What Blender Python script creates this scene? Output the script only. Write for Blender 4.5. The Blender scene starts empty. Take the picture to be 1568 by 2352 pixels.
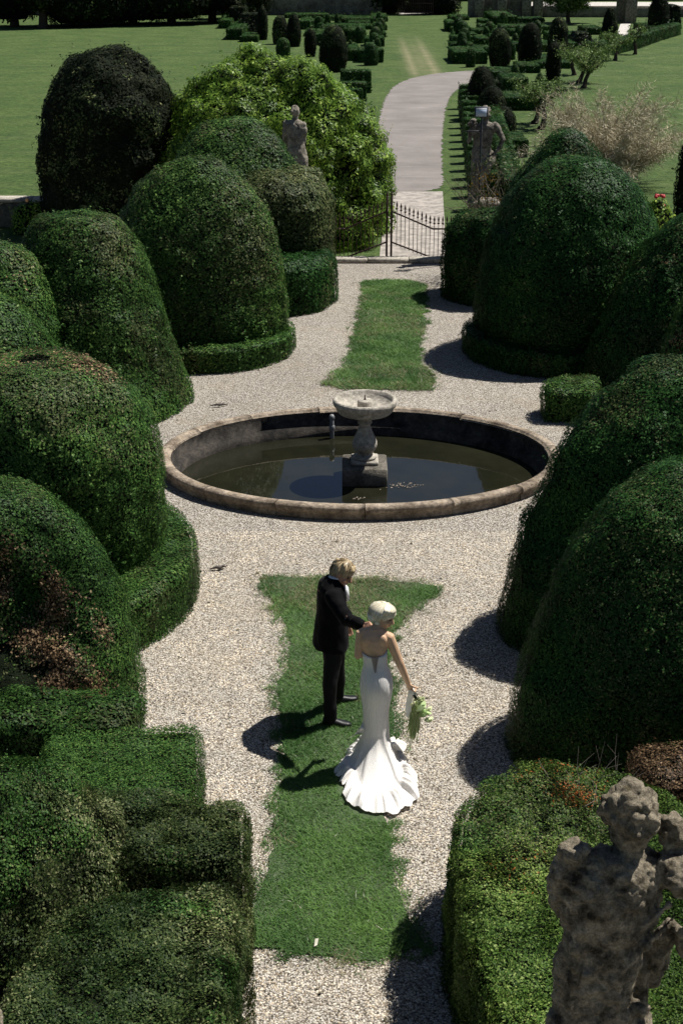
import bpy, math
import numpy as np
from mathutils import Vector
C = bpy.context.scene.collection
sc = bpy.context.scene
# ------------------------------------------------------------------ camera, light
CAMZ = 7.27; PITCH = math.radians(22.1); FPX = 3266.7
cam = bpy.data.objects.new('camera', bpy.data.cameras.new('camera')); C.objects.link(cam)
cam.location = (0, 0, CAMZ); cam.rotation_euler = (math.pi/2 - PITCH, 0, 0)
cam.data.sensor_fit = 'VERTICAL'; cam.data.sensor_height = 36; cam.data.lens = 50
cam.data.clip_end = 2000; sc.camera = cam
sd = Vector((0.83, 0.46, 1.60)).normalized()
EL = math.asin(sd.z); AZ = math.atan2(sd.x, sd.y)
w = bpy.data.worlds.new('World'); sc.world = w; w.use_nodes = True
bg = w.node_tree.nodes['Background']; sky = w.node_tree.nodes.new('ShaderNodeTexSky')
sky.sky_type = 'NISHITA'; sky.sun_disc = False; sky.sun_elevation = EL; sky.sun_rotation = AZ; sky.air_density = .6; sky.dust_density = .4
w.node_tree.links.new(sky.outputs[0], bg.inputs[0]); bg.inputs[1].default_value = 0.05
sl = bpy.data.lights.new('sun', 'SUN'); sl.energy = 5.0; sl.angle = math.radians(0.5); sl.color = (1, .965, .91)
so = bpy.data.objects.new('sun', sl); C.objects.link(so); so.rotation_euler = sd.to_track_quat('Z', 'Y').to_euler()
sc.view_settings.view_transform = 'Standard'; sc.view_settings.look = 'None'; sc.view_settings.exposure = 0.6
sc.cycles.max_bounces = 5; sc.cycles.diffuse_bounces = 3; sc.cycles.glossy_bounces = 3
sc.cycles.transparent_max_bounces = 6
CAM = np.array([0, 0, CAMZ])
# ------------------------------------------------------------------ helpers
def ray(u, v):
    a = (u-784)/FPX; b = (1176-v)/FPX; s, c = math.sin(PITCH), math.cos(PITCH)
    return a, c+b*s, -s+b*c
def G(u, v, z=0.0):
    a, dy, dz = ray(u, v); t = (z-CAMZ)/dz
    return np.array([a*t, dy*t, z])
def P(u, v, Y):
    a, dy, dz = ray(u, v); t = Y/dy
    return np.array([a*t, Y, CAMZ+dz*t])
def hsh(i, j, k, s):
    n = (i*374761393 + j*668265263 + k*2147483647 + s*1274126177) & 0xffffffff
    n = ((n ^ (n >> 13)) * 1274126177) & 0xffffffff
    return ((n ^ (n >> 16)) & 0xffff)/65535.0
def vnoise(p, f=1.0, s=0):
    p = np.asarray(p, float)*f; i = np.floor(p).astype(np.int64); t = p-i; t = t*t*(3-2*t); r = 0
    for a in (0, 1):
        for b in (0, 1):
            for c in (0, 1):
                wgt = (t[..., 0] if a else 1-t[..., 0])*(t[..., 1] if b else 1-t[..., 1])*(t[..., 2] if c else 1-t[..., 2])
                r = r + wgt*hsh(i[..., 0]+a, i[..., 1]+b, i[..., 2]+c, s)
    return r
def nrm(a): return a/np.maximum(1e-9, np.linalg.norm(a, axis=-1, keepdims=True))
def tag(o, label=None, cat=None, group=None, kind=None):
    if label: o['label'] = label
    if cat: o['category'] = cat
    if group: o['group'] = group
    if kind: o['kind'] = kind
    return o
def wloc(p):
    v = Vector((0, 0, 0))
    while p is not None: v = v + p.location; p = p.parent
    return v
def mk(name, V, F, mats, loc=(0, 0, 0), parent=None, smooth=False, col=None, mi=None):
    """one mesh object; F = list of (n,k) index arrays or python lists"""
    V = np.asarray(V, float); me = bpy.data.meshes.new(name)
    li, ls, n = [], [], 0
    for A in F:
        A = np.asarray(A, np.int32)
        if A.size == 0: continue
        if A.ndim == 1: A = A[None]
        li.append(A.ravel()); ls.append(n + np.arange(len(A))*A.shape[1]); n += A.size
    li = np.concatenate(li); ls = np.concatenate(ls)
    me.vertices.add(len(V)); me.vertices.foreach_set('co', (V - np.asarray(loc)).astype(np.float32).ravel())
    me.loops.add(len(li)); me.loops.foreach_set('vertex_index', li)
    me.polygons.add(len(ls)); me.polygons.foreach_set('loop_start', ls.astype(np.int32))
    if smooth is True: me.polygons.foreach_set('use_smooth', np.ones(len(ls), bool))
    elif smooth is not False: me.polygons.foreach_set('use_smooth', smooth)
    for m in (mats if isinstance(mats, (list, tuple)) else [mats]): me.materials.append(m)
    if mi is not None: me.polygons.foreach_set('material_index', np.asarray(mi, np.int32))
    me.update(calc_edges=True); me.validate()
    if col is not None:
        ca = me.color_attributes.new('pigment', 'FLOAT_COLOR', 'POINT')
        c4 = np.ones((len(V), 4), np.float32); c4[:, :3] = col; ca.data.foreach_set('color', c4.ravel())
    o = bpy.data.objects.new(name, me); C.objects.link(o); o.location = loc
    if parent is not None:
        o.parent = parent; o.location = Vector(loc) - wloc(parent)
    return o
def empty(name, loc, label, cat, group=None):
    o = bpy.data.objects.new(name, None); C.objects.link(o); o.location = loc; o.empty_display_size = .1
    return tag(o, label, cat, group)
class B:
    def __init__(s): s.V = []; s.F = []; s.n = 0
    def add(s, V, F):
        V = np.asarray(V, float); s.V.append(V); s.F += [[i+s.n for i in f] for f in F]; s.n += len(V); return s
    def loft(s, rings, n=20, cap=True, sup=2.0):
        th = np.linspace(0, 2*np.pi, n, endpoint=False); cs, sn = np.cos(th), np.sin(th)
        cs = np.sign(cs)*abs(cs)**(2/sup); sn = np.sign(sn)*abs(sn)**(2/sup)
        V = np.concatenate([np.asarray(c) + cs[:, None]*np.asarray(a) + sn[:, None]*np.asarray(b) for c, a, b in rings])
        m = len(rings); F = [[k*n+i, k*n+(i+1) % n, (k+1)*n+(i+1) % n, (k+1)*n+i] for k in range(m-1) for i in range(n)]
        if cap: F += [list(range(n))[::-1], list(range((m-1)*n, m*n))]
        return s.add(V, F)
    def tube(s, pts, rad, n=10, cap=True, flat=None):
        p = [np.asarray(q, float) for q in pts]; rings = []; u = None
        for i in range(len(p)):
            t = nrm(p[min(i+1, len(p)-1)] - p[max(i-1, 0)])
            if u is None:
                ref = np.array([0, 0, 1.]) if abs(t[2]) < .9 else np.array([1., 0, 0]); u = nrm(np.cross(ref, t))
            u = nrm(u - t*np.dot(u, t)); wv = np.cross(t, u); r = rad[i] if hasattr(rad, '__len__') else rad
            rings.append((p[i], u*r, wv*r))
        if cap and n > 5:
            t0 = nrm(p[0]-p[1]); t1 = nrm(p[-1]-p[-2]); c, a, b = rings[0]; r0 = np.linalg.norm(a)
            c2, a2, b2 = rings[-1]; r1 = np.linalg.norm(a2)
            rings = [(c+t0*r0*.75, a*.55, b*.55)] + rings + [(c2+t1*r1*.75, a2*.55, b2*.55)]
        return s.loft(rings, n, cap)
    def ell(s, c, r, n=18, m=12, R=None):
        th = np.linspace(0, 2*np.pi, n, endpoint=False); ph = np.linspace(0, np.pi, m)[1:-1]
        V = [np.array([np.sin(f)*np.cos(t), np.sin(f)*np.sin(t), np.cos(f)]) for f in ph for t in th] + [np.array([0, 0, 1.]), np.array([0, 0, -1.])]
        V = np.array(V)*np.asarray(r); R = np.eye(3) if R is None else np.asarray(R); V = V@R.T + np.asarray(c); k = len(ph)
        F = [[a*n+i, (a+1)*n+i, (a+1)*n+(i+1) % n, a*n+(i+1) % n] for a in range(k-1) for i in range(n)]
        F += [[k*n, i, (i+1) % n] for i in range(n)] + [[k*n+1, (k-1)*n+(i+1) % n, (k-1)*n+i] for i in range(n)]
        return s.add(V, F)
    def box(s, lo, hi, bev=0.0):
        lo = np.asarray(lo, float); hi = np.asarray(hi, float); c = (lo+hi)/2; h = (hi-lo)/2; b = min(bev, h.min()*.9)
        zs = [-h[2], -h[2]+b, h[2]-b, h[2]] if b > 0 else [-h[2], h[2]]; ins = [b, 0, 0, b] if b > 0 else [0, 0]
        rings = []
        for z, i in zip(zs, ins):
            x, y = h[0]-i, h[1]-i; q = b if b > 0 else 0
            pts = [(-x+q, -y), (x-q, -y), (x, -y+q), (x, y-q), (x-q, y), (-x+q, y), (-x, y-q), (-x, -y+q)] if b > 0 else [(-x, -y), (x, -y), (x, y), (-x, y)]
            rings.append([c+np.array([px, py, z]) for px, py in pts])
        n = len(rings[0]); V = np.concatenate(rings); m = len(rings)
        F = [[k*n+i, k*n+(i+1) % n, (k+1)*n+(i+1) % n, (k+1)*n+i] for k in range(m-1) for i in range(n)] + [list(range(n))[::-1], list(range((m-1)*n, m*n))]
        return s.add(V, F)
    def lathe(s, prof, c=(0, 0, 0), n=48, sx=None, cap=True):
        """prof [(r,z)]; sx: (rx,ry) extra added to r for an oval"""
        th = np.linspace(0, 2*np.pi, n, endpoint=False); V = []
        for r, z in prof:
            rx, ry = (r, r) if sx is None else (sx[0]+r, sx[1]+r)
            V.append(np.stack([c[0]+rx*np.cos(th), c[1]+ry*np.sin(th), np.full(n, c[2]+z)], 1))
        m = len(prof); F = [[k*n+i, k*n+(i+1) % n, (k+1)*n+(i+1) % n, (k+1)*n+i] for k in range(m-1) for i in range(n)]
        if cap: F += [list(range(n))[::-1], list(range((m-1)*n, m*n))]
        return s.add(np.concatenate(V), F)
    def obj(s, name, mat, loc=(0, 0, 0), parent=None, smooth=False):
        by = {}
        for f in s.F: by.setdefault(len(f), []).append(f)
        return mk(name, np.concatenate(s.V), [np.array(x) for x in by.values()], mat, loc, parent, smooth)
def remeshed(b, name, mat, vox, loc, parent=None, sm=4, noise=None, extra=None):
    o = b.obj(name, mat); m = o.modifiers.new('r', 'REMESH'); m.mode = 'VOXEL'; m.voxel_size = vox; m.use_smooth_shade = True
    s = o.modifiers.new('s', 'SMOOTH'); s.iterations = sm; s.factor = .5
    dg = bpy.context.evaluated_depsgraph_get(); me = bpy.data.meshes.new_from_object(o.evaluated_get(dg))
    bpy.data.objects.remove(o); me.name = name
    n = len(me.vertices); V = np.empty(n*3, np.float32); me.vertices.foreach_get('co', V); V = V.reshape(-1, 3).astype(float)
    if noise:
        N = np.empty(n*3, np.float32); me.vertices.foreach_get('normal', N); N = N.reshape(-1, 3)
        for a, f in noise: V = V + N*(a*2*(vnoise(V, f, int(f*7)) - .5))[:, None]
    if extra is not None: V = extra(V)
    V = V - np.asarray(loc); me.vertices.foreach_set('co', V.astype(np.float32).ravel()); me.update()
    me.polygons.foreach_set('use_smooth', np.ones(len(me.polygons), bool))
    if not me.materials: me.materials.append(mat)
    o = bpy.data.objects.new(name, me); C.objects.link(o); o.location = loc
    if parent is not None: o.parent = parent; o.location = Vector(loc) - wloc(parent)
    return o
def ring_sheet(name, outer, ctr, rad, z, mat):
    """a ground sheet with an oval opening for the pool"""
    o = np.asarray(outer, float)-ctr; A = sorted(set(list(np.linspace(-np.pi, np.pi, 96, endpoint=False))+[math.atan2(q[1], q[0]) for q in o])); I = []; O = []
    for a in A:
        d = np.array([math.cos(a), math.sin(a)]); best = 1e9
        for k in range(len(o)):
            p, e = o[k], o[(k+1) % len(o)]-o[k]; den = d[0]*e[1]-d[1]*e[0]
            if abs(den) < 1e-12: continue
            t = (p[0]*e[1]-p[1]*e[0])/den; u = (p[0]*d[1]-p[1]*d[0])/den
            if t > 0 and -1e-9 <= u <= 1+1e-9: best = min(best, t)
        O.append(ctr+d*best); I.append(ctr+d/math.sqrt((d[0]/rad[0])**2+(d[1]/rad[1])**2))
    n = len(A); V = np.array([(p[0], p[1], z) for p in I+O]); F = [[i, n+i, n+(i+1) % n, (i+1) % n] for i in range(n)]
    return tag(mk(name, V, [np.array(F)], mat), kind='structure')
def curve_poly(pts, it=2):
    p = np.asarray(pts, float)
    for _ in range(it):
        q = np.roll(p, -1, 0); p = np.stack([p*.75+q*.25, p*.25+q*.75], 1).reshape(-1, p.shape[1])
    return p
def sheet(name, pts, z, mat, rag=0.0, seed=0, it=2, inset=0.0):
    p = curve_poly([q[:2] for q in pts], it) if it else np.asarray([q[:2] for q in pts])
    if rag:
        q = []
        for i in range(len(p)):
            a, b = p[i], p[(i+1) % len(p)]; n = max(1, int(np.linalg.norm(b-a)/.05))
            q += [a+(b-a)*k/n for k in range(n)]
        p = np.array(q); t = nrm(np.roll(p, -1, 0)-np.roll(p, 1, 0)); nn = np.stack([-t[:, 1], t[:, 0]], 1)
        p3 = np.c_[p, np.zeros(len(p))]
        p = p + nn*(rag*(vnoise(p3, 4, seed)-.5)*2 + rag*.8*(vnoise(p3, 13, seed+1)-.5)*2)[:, None]
    v2 = p
    if inset: ar = np.sum(p[:, 0]*np.roll(p[:, 1], -1)-np.roll(p[:, 0], -1)*p[:, 1]); v2 = p+nn*inset*(1 if ar > 0 else -1)
    V = np.c_[v2, np.full(len(p), z)]
    return tag(mk(name, V, [np.arange(len(p))], mat), kind='structure'), p
# ------------------------------------------------------------------ materials
def mat(name): 
    m = bpy.data.materials.new(name); m.use_nodes = True; nt = m.node_tree
    return m, nt, nt.nodes['Principled BSDF']
def nd(nt, t, **kw):
    n = nt.nodes.new(t)
    for k, v in kw.items():
        if k.startswith('i_'): n.inputs[k[2:].replace('_', ' ')].default_value = v
        else: setattr(n, k, v)
    return n
def ramp(nt, fac, stops):
    r = nd(nt, 'ShaderNodeValToRGB'); e = r.color_ramp.elements
    while len(e) < len(stops): e.new(.5)
    for x, (p, c) in zip(e, stops): x.position = p; x.color = (*c, 1) if len(c) == 3 else c
    nt.links.new(fac, r.inputs[0]); return r.outputs[0]
def coord(nt): return nd(nt, 'ShaderNodeTexCoord').outputs['Object']
def noise(nt, vec, scale, detail=4, rough=.55):
    n = nd(nt, 'ShaderNodeTexNoise'); n.inputs['Scale'].default_value = scale; n.inputs['Detail'].default_value = detail; n.inputs['Roughness'].default_value = rough
    nt.links.new(vec, n.inputs['Vector']); return n.outputs['Fac']
def mix(nt, f, a, b, bt='MIX'):
    m = nd(nt, 'ShaderNodeMix', data_type='RGBA', blend_type=bt)
    for s, v in ((m.inputs['Factor'], f), (m.inputs['A'], a), (m.inputs['B'], b)):
        if hasattr(v, 'links'): nt.links.new(v, s)
        else: s.default_value = v if not isinstance(v, tuple) else (*v, 1)
    return m.outputs['Result']
def math_(nt, op, a, b=None, c=None):
    m = nd(nt, 'ShaderNodeMath', operation=op)
    for i, v in enumerate((a, b, c)):
        if v is None: continue
        if hasattr(v, 'links'): nt.links.new(v, m.inputs[i])
        else: m.inputs[i].default_value = v
    return m.outputs[0]
def bump(nt, bs, h, dist, strength=1):
    b = nd(nt, 'ShaderNodeBump'); b.inputs['Distance'].default_value = dist; b.inputs['Strength'].default_value = strength
    nt.links.new(h, b.inputs['Height']); nt.links.new(b.outputs[0], bs.inputs['Normal'])
def plain(name, col, rough=.6, var=.25, scale=8, metal=0, bmp=0, spec=.4):
    m, nt, bs = mat(name); o = coord(nt); f = noise(nt, o, scale, 5)
    c = ramp(nt, f, [(.3, tuple(x*(1-var) for x in col)), (.7, tuple(min(1, x*(1+var)) for x in col))])
    nt.links.new(c, bs.inputs['Base Color']); bs.inputs['Roughness'].default_value = rough; bs.inputs['Metallic'].default_value = metal
    bs.inputs['Specular IOR Level'].default_value = spec
    if bmp: bump(nt, bs, noise(nt, o, scale*5, 6), bmp)
    return m
def leaf_mat(name, rough=.5, spec=.09, trans=.22):
    m, nt, bs = mat(name); a = nd(nt, 'ShaderNodeAttribute', attribute_name='pigment')
    v = noise(nt, coord(nt), 2.2, 2); c = mix(nt, 1.0, a.outputs['Color'], ramp(nt, v, [(.3, (.78, .8, .8)), (.7, (1.2, 1.15, 1.05))]), 'MULTIPLY')
    nt.links.new(c, bs.inputs['Base Color']); bs.inputs['Roughness'].default_value = rough; bs.inputs['Specular IOR Level'].default_value = spec
    t = nd(nt, 'ShaderNodeBsdfTranslucent'); nt.links.new(c, t.inputs[0]); ms = nd(nt, 'ShaderNodeMixShader'); ms.inputs[0].default_value = trans
    nt.links.new(bs.outputs[0], ms.inputs[1]); nt.links.new(t.outputs[0], ms.inputs[2]); nt.links.new(ms.outputs[0], nt.nodes['Material Output'].inputs[0])
    return m
M_leaf = leaf_mat('box_leaf'); M_dull = leaf_mat('yew_leaf', .75, .08, .08); M_gloss = leaf_mat('laurel_leaf', .45, .14, .28); M_blade = leaf_mat('grass_blade', .6, .2, .25)
M_core = plain('shaded_twigs', (.010, .014, .007), .9, .5, 14, bmp=.02, spec=.05)  # twig core near black, the shade between leaves put into its colour
M_bark = plain('bark', (.06, .045, .032), .85, .4, 12, bmp=.02, spec=.1)
def gravel():
    m, nt, bs = mat('gravel'); o = coord(nt)
    vo = nd(nt, 'ShaderNodeTexVoronoi', feature='F1'); vo.inputs['Scale'].default_value = 60; nt.links.new(o, vo.inputs['Vector'])
    sx = nd(nt, 'ShaderNodeSeparateColor'); nt.links.new(vo.outputs['Color'], sx.inputs[0])
    c = ramp(nt, sx.outputs[0], [(0, (.19, .165, .135)), (.3, (.36, .325, .28)), (.6, (.49, .455, .40)), (.93, (.62, .59, .54)), (1, (.42, .34, .22))])
    gap = ramp(nt, vo.outputs['Distance'], [(.30, (1.06, 1.06, 1.06)), (.72, (.16, .15, .135))])
    c = mix(nt, 1.0, c, gap, 'MULTIPLY')
    dirt = ramp(nt, noise(nt, o, .9, 5, .65), [(.52, (0, 0, 0)), (.75, (1, 1, 1))])
    c = mix(nt, math_(nt, 'MULTIPLY', dirt, .35), c, (.30, .25, .17))
    big = ramp(nt, noise(nt, o, .35, 3), [(.3, (.88, .87, .86)), (.7, (1.08, 1.07, 1.05))]); c = mix(nt, 1.0, c, big, 'MULTIPLY')
    nt.links.new(c, bs.inputs['Base Color']); bs.inputs['Roughness'].default_value = .9; bs.inputs['Specular IOR Level'].default_value = .15
    h = math_(nt, 'SUBTRACT', 1.0, vo.outputs['Distance']); h2 = math_(nt, 'ADD', h, math_(nt, 'MULTIPLY', sx.outputs[1], .8)); bump(nt, bs, h2, .010, .8)
    return m
M_gravel = gravel()
def lawn():
    m, nt, bs = mat('lawn'); o = coord(nt); sp = nd(nt, 'ShaderNodeSeparateXYZ'); nt.links.new(o, sp.inputs[0])
    fine = noise(nt, o, 9, 6, .75); mid = noise(nt, o, .45, 5, .6); big = noise(nt, o, .09, 3)
    mp = nd(nt, 'ShaderNodeMapping'); mp.inputs['Scale'].default_value = (.5, 1.0, 1); mp.inputs['Rotation'].default_value = (0, 0, .35); nt.links.new(o, mp.inputs[0])
    mow = noise(nt, mp.outputs[0], .8, 4, .6)
    c = ramp(nt, fine, [(.25, (.020, .043, .012)), (.5, (.052, .090, .027)), (.75, (.105, .142, .050))])
    c = mix(nt, 1.0, c, ramp(nt, mid, [(.3, (.75, .8, .8)), (.7, (1.25, 1.15, 1.1))]), 'MULTIPLY')
    c = mix(nt, 1.0, c, ramp(nt, noise(nt, o, 3.2, 5, .75), [(.35, (.62, .66, .66)), (.65, (1.4, 1.32, 1.3))]), 'MULTIPLY')
    c = mix(nt, math_(nt, 'MULTIPLY', ramp(nt, mow, [(.5, (0, 0, 0)), (.7, (1, 1, 1))]), .35), c, (.12, .14, .06))
    pale = ramp(nt, noise(nt, o, 1.3, 6, .7), [(.6, (0, 0, 0)), (.72, (1, 1, 1))])
    right = nd(nt, 'ShaderNodeMapRange'); right.inputs[1].default_value = 9; right.inputs[2].default_value = 13; nt.links.new(sp.outputs[0], right.inputs[0])
    c = mix(nt, math_(nt, 'MULTIPLY', math_(nt, 'MULTIPLY', pale, right.outputs[0]), .8), c, (.24, .25, .15))
    # two worn wheel tracks beyond the bend of the drive
    f = None
    for x0, wd in ((4.15, .55), (5.35, .55), (4.8, 1.5)):
        d = math_(nt, 'ABSOLUTE', math_(nt, 'SUBTRACT', sp.outputs[0], math_(nt, 'ADD', x0, math_(nt, 'MULTIPLY', math_(nt, 'SUBTRACT', sp.outputs[1], 85), .012))))
        b = math_(nt, 'MULTIPLY', math_(nt, 'MAXIMUM', 0, math_(nt, 'SUBTRACT', 1, math_(nt, 'DIVIDE', d, wd))), 1 if wd < 1 else .5); f = b if f is None else math_(nt, 'MAXIMUM', f, b)
    a = nd(nt, 'ShaderNodeMapRange'); a.inputs[1].default_value = 80; a.inputs[2].default_value = 84; nt.links.new(sp.outputs[1], a.inputs[0])
    b = nd(nt, 'ShaderNodeMapRange'); b.inputs[1].default_value = 118; b.inputs[2].default_value = 98; nt.links.new(sp.outputs[1], b.inputs[0])
    f = math_(nt, 'MULTIPLY', f, math_(nt, 'MULTIPLY', a.outputs[0], b.outputs[0])); f = math_(nt, 'MULTIPLY', f, ramp(nt, noise(nt, o, .7, 5, .7), [(.3, (.3, .3, .3)), (.6, (1, 1, 1))]))
    c = mix(nt, math_(nt, 'MULTIPLY', f, .9), c, (.22, .20, .12))
    nt.links.new(c, bs.inputs['Base Color']); bs.inputs['Roughness'].default_value = .9; bs.inputs['Specular IOR Level'].default_value = .1
    bump(nt, bs, noise(nt, o, 14, 6, .8), .06, .8); return m
M_lawn = lawn()
def stone(name, base, dark, lichen=None, sc_=3.0, thr=.5, bmp=.02):
    m, nt, bs = mat(name); o = coord(nt); f = noise(nt, o, sc_, 8, .65); f2 = noise(nt, o, sc_*6, 6, .7)
    c = ramp(nt, f, [(thr-.16, dark), (thr+.12, base)]); c = mix(nt, 1.0, c, ramp(nt, f2, [(.3, (.42, .42, .42)), (.68, (1.4, 1.37, 1.32))]), 'MULTIPLY')
    if lichen:
        l = ramp(nt, noise(nt, o, sc_*2.3, 5, .7), [(.58, (0, 0, 0)), (.66, (1, 1, 1))]); c = mix(nt, math_(nt, 'MULTIPLY', l, .6), c, lichen)
    nt.links.new(c, bs.inputs['Base Color']); bs.inputs['Roughness'].default_value = .88; bs.inputs['Specular IOR Level'].default_value = .2
    bump(nt, bs, math_(nt, 'ADD', f2, noise(nt, o, sc_*22, 4)), bmp, .8); return m
M_stone = stone('weathered_stone', (.42, .39, .34), (.16, .145, .12), (.30, .29, .22), 3, .42)
M_statue = stone('dark_lichened_stone', (.50, .435, .325), (.055, .043, .027), (.19, .155, .065), 11, .50, .06)
M_pale = stone('pale_statue_stone', (.38, .345, .285), (.10, .088, .066), None, 6, .46, .03)
M_gstat = stone('grey_statue_stone', (.30, .27, .23), (.06, .052, .042), None, 6, .5, .03)
M_rim = stone('stained_pool_rim', (.36, .30, .235), (.09, .068, .048), (.30, .22, .13), 3.2, .48, .02)
M_inner = stone('blackened_pool_lining', (.075, .066, .056), (.012, .011, .010), None, 2.5, .52, .01)
M_bwall = stone('old_garden_wall', (.27, .245, .205), (.10, .09, .075), None, 1.2, .5, .04)
M_road = stone('pale_road', (.5, .48, .45), (.42, .40, .38), None, 1, .5, .005)
M_concrete = stone('concrete_drive', (.315, .288, .262), (.285, .26, .236), None, .6, .48, .004)
def asphalt():
    m, nt, bs = mat('worn_asphalt'); o = coord(nt); mp = nd(nt, 'ShaderNodeMapping'); mp.inputs['Scale'].default_value = (.8, 3.2, 1); nt.links.new(o, mp.inputs[0])
    st = noise(nt, mp.outputs[0], .8, 4, .6); c = ramp(nt, noise(nt, o, .5, 5, .6), [(.3, (.145, .130, .118)), (.7, (.225, .203, .187))])
    c = mix(nt, math_(nt, 'MULTIPLY', ramp(nt, st, [(.6, (0, 0, 0)), (.72, (1, 1, 1))]), .55), c, (.33, .305, .29))
    c = mix(nt, 1.0, c, ramp(nt, noise(nt, o, 18, 4, .8), [(.3, (.85, .85, .85)), (.7, (1.12, 1.12, 1.12))]), 'MULTIPLY')
    nt.links.new(c, bs.inputs['Base Color']); bs.inputs['Roughness'].default_value = .85; bs.inputs['Specular IOR Level'].default_value = .2; return m
M_asph = asphalt()
M_iron = plain('rusty_iron', (.045, .024, .018), .7, .5, 30, .2)
M_pipe = plain('grey_pipe', (.16, .165, .17), .5, .3, 12)
def water():
    m, nt, bs = mat('murky_water'); o = coord(nt)
    c = ramp(nt, noise(nt, o, 1.2, 5, .6), [(.3, (.008, .0085, .005)), (.7, (.016, .016, .009))])
    sp = ramp(nt, noise(nt, o, 55, 2, .5), [(.76, (0, 0, 0)), (.80, (1, 1, 1))]); c = mix(nt, math_(nt, 'MULTIPLY', sp, .5), c, (.25, .25, .2))
    nt.links.new(c, bs.inputs['Base Color']); bs.inputs['Roughness'].default_value = .03; bs.inputs['IOR'].default_value = 1.45
    bump(nt, bs, noise(nt, o, 3, 3), .003, .25); return m
M_water = water()
# ------------------------------------------------------------------ foliage
PAL = {'box': [(.010, .030, .007), (.046, .110, .024), (.135, .22, .055)], 'dull': [(.016, .034, .010), (.058, .082, .028), (.17, .18, .085)],  # palest box and dull tones stand for leaf glints put into colour
       'yew': [(.003, .006, .003), (.009, .015, .006), (.026, .030, .014)], 'laurel': [(.032, .080, .010), (.13, .23, .026), (.32, .42, .08)],
       'deep': [(.006, .024, .006), (.022, .072, .016), (.060, .14, .032)], 'brown': [(.022, .014, .009), (.12, .076, .042), (.42, .30, .18)],  # deep: darker copy of box, shade of backlit hedges put into the green
       'orange': [(.15, .05, .015), (.35, .10, .03), (.30, .22, .08)], 'olive': [(.012, .028, .008), (.062, .090, .028), (.25, .26, .13)], 'lime': [(.016, .040, .007), (.065, .125, .022), (.20, .26, .075)], 'gold': [(.10, .055, .008), (.26, .15, .02), (.40, .28, .06)], 'far': [(.008, .026, .006), (.028, .078, .017), (.07, .14, .035)],
       'fruit': [(.05, .10, .022), (.13, .20, .06), (.26, .33, .13)]}
def pcol(pal, r):
    p = np.array(PAL[pal]); return np.where((r < .6)[:, None], p[0]+(p[1]-p[0])*(r/.6)[:, None], p[1]+(p[2]-p[1])*((r-.6)/.4)[:, None])
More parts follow.
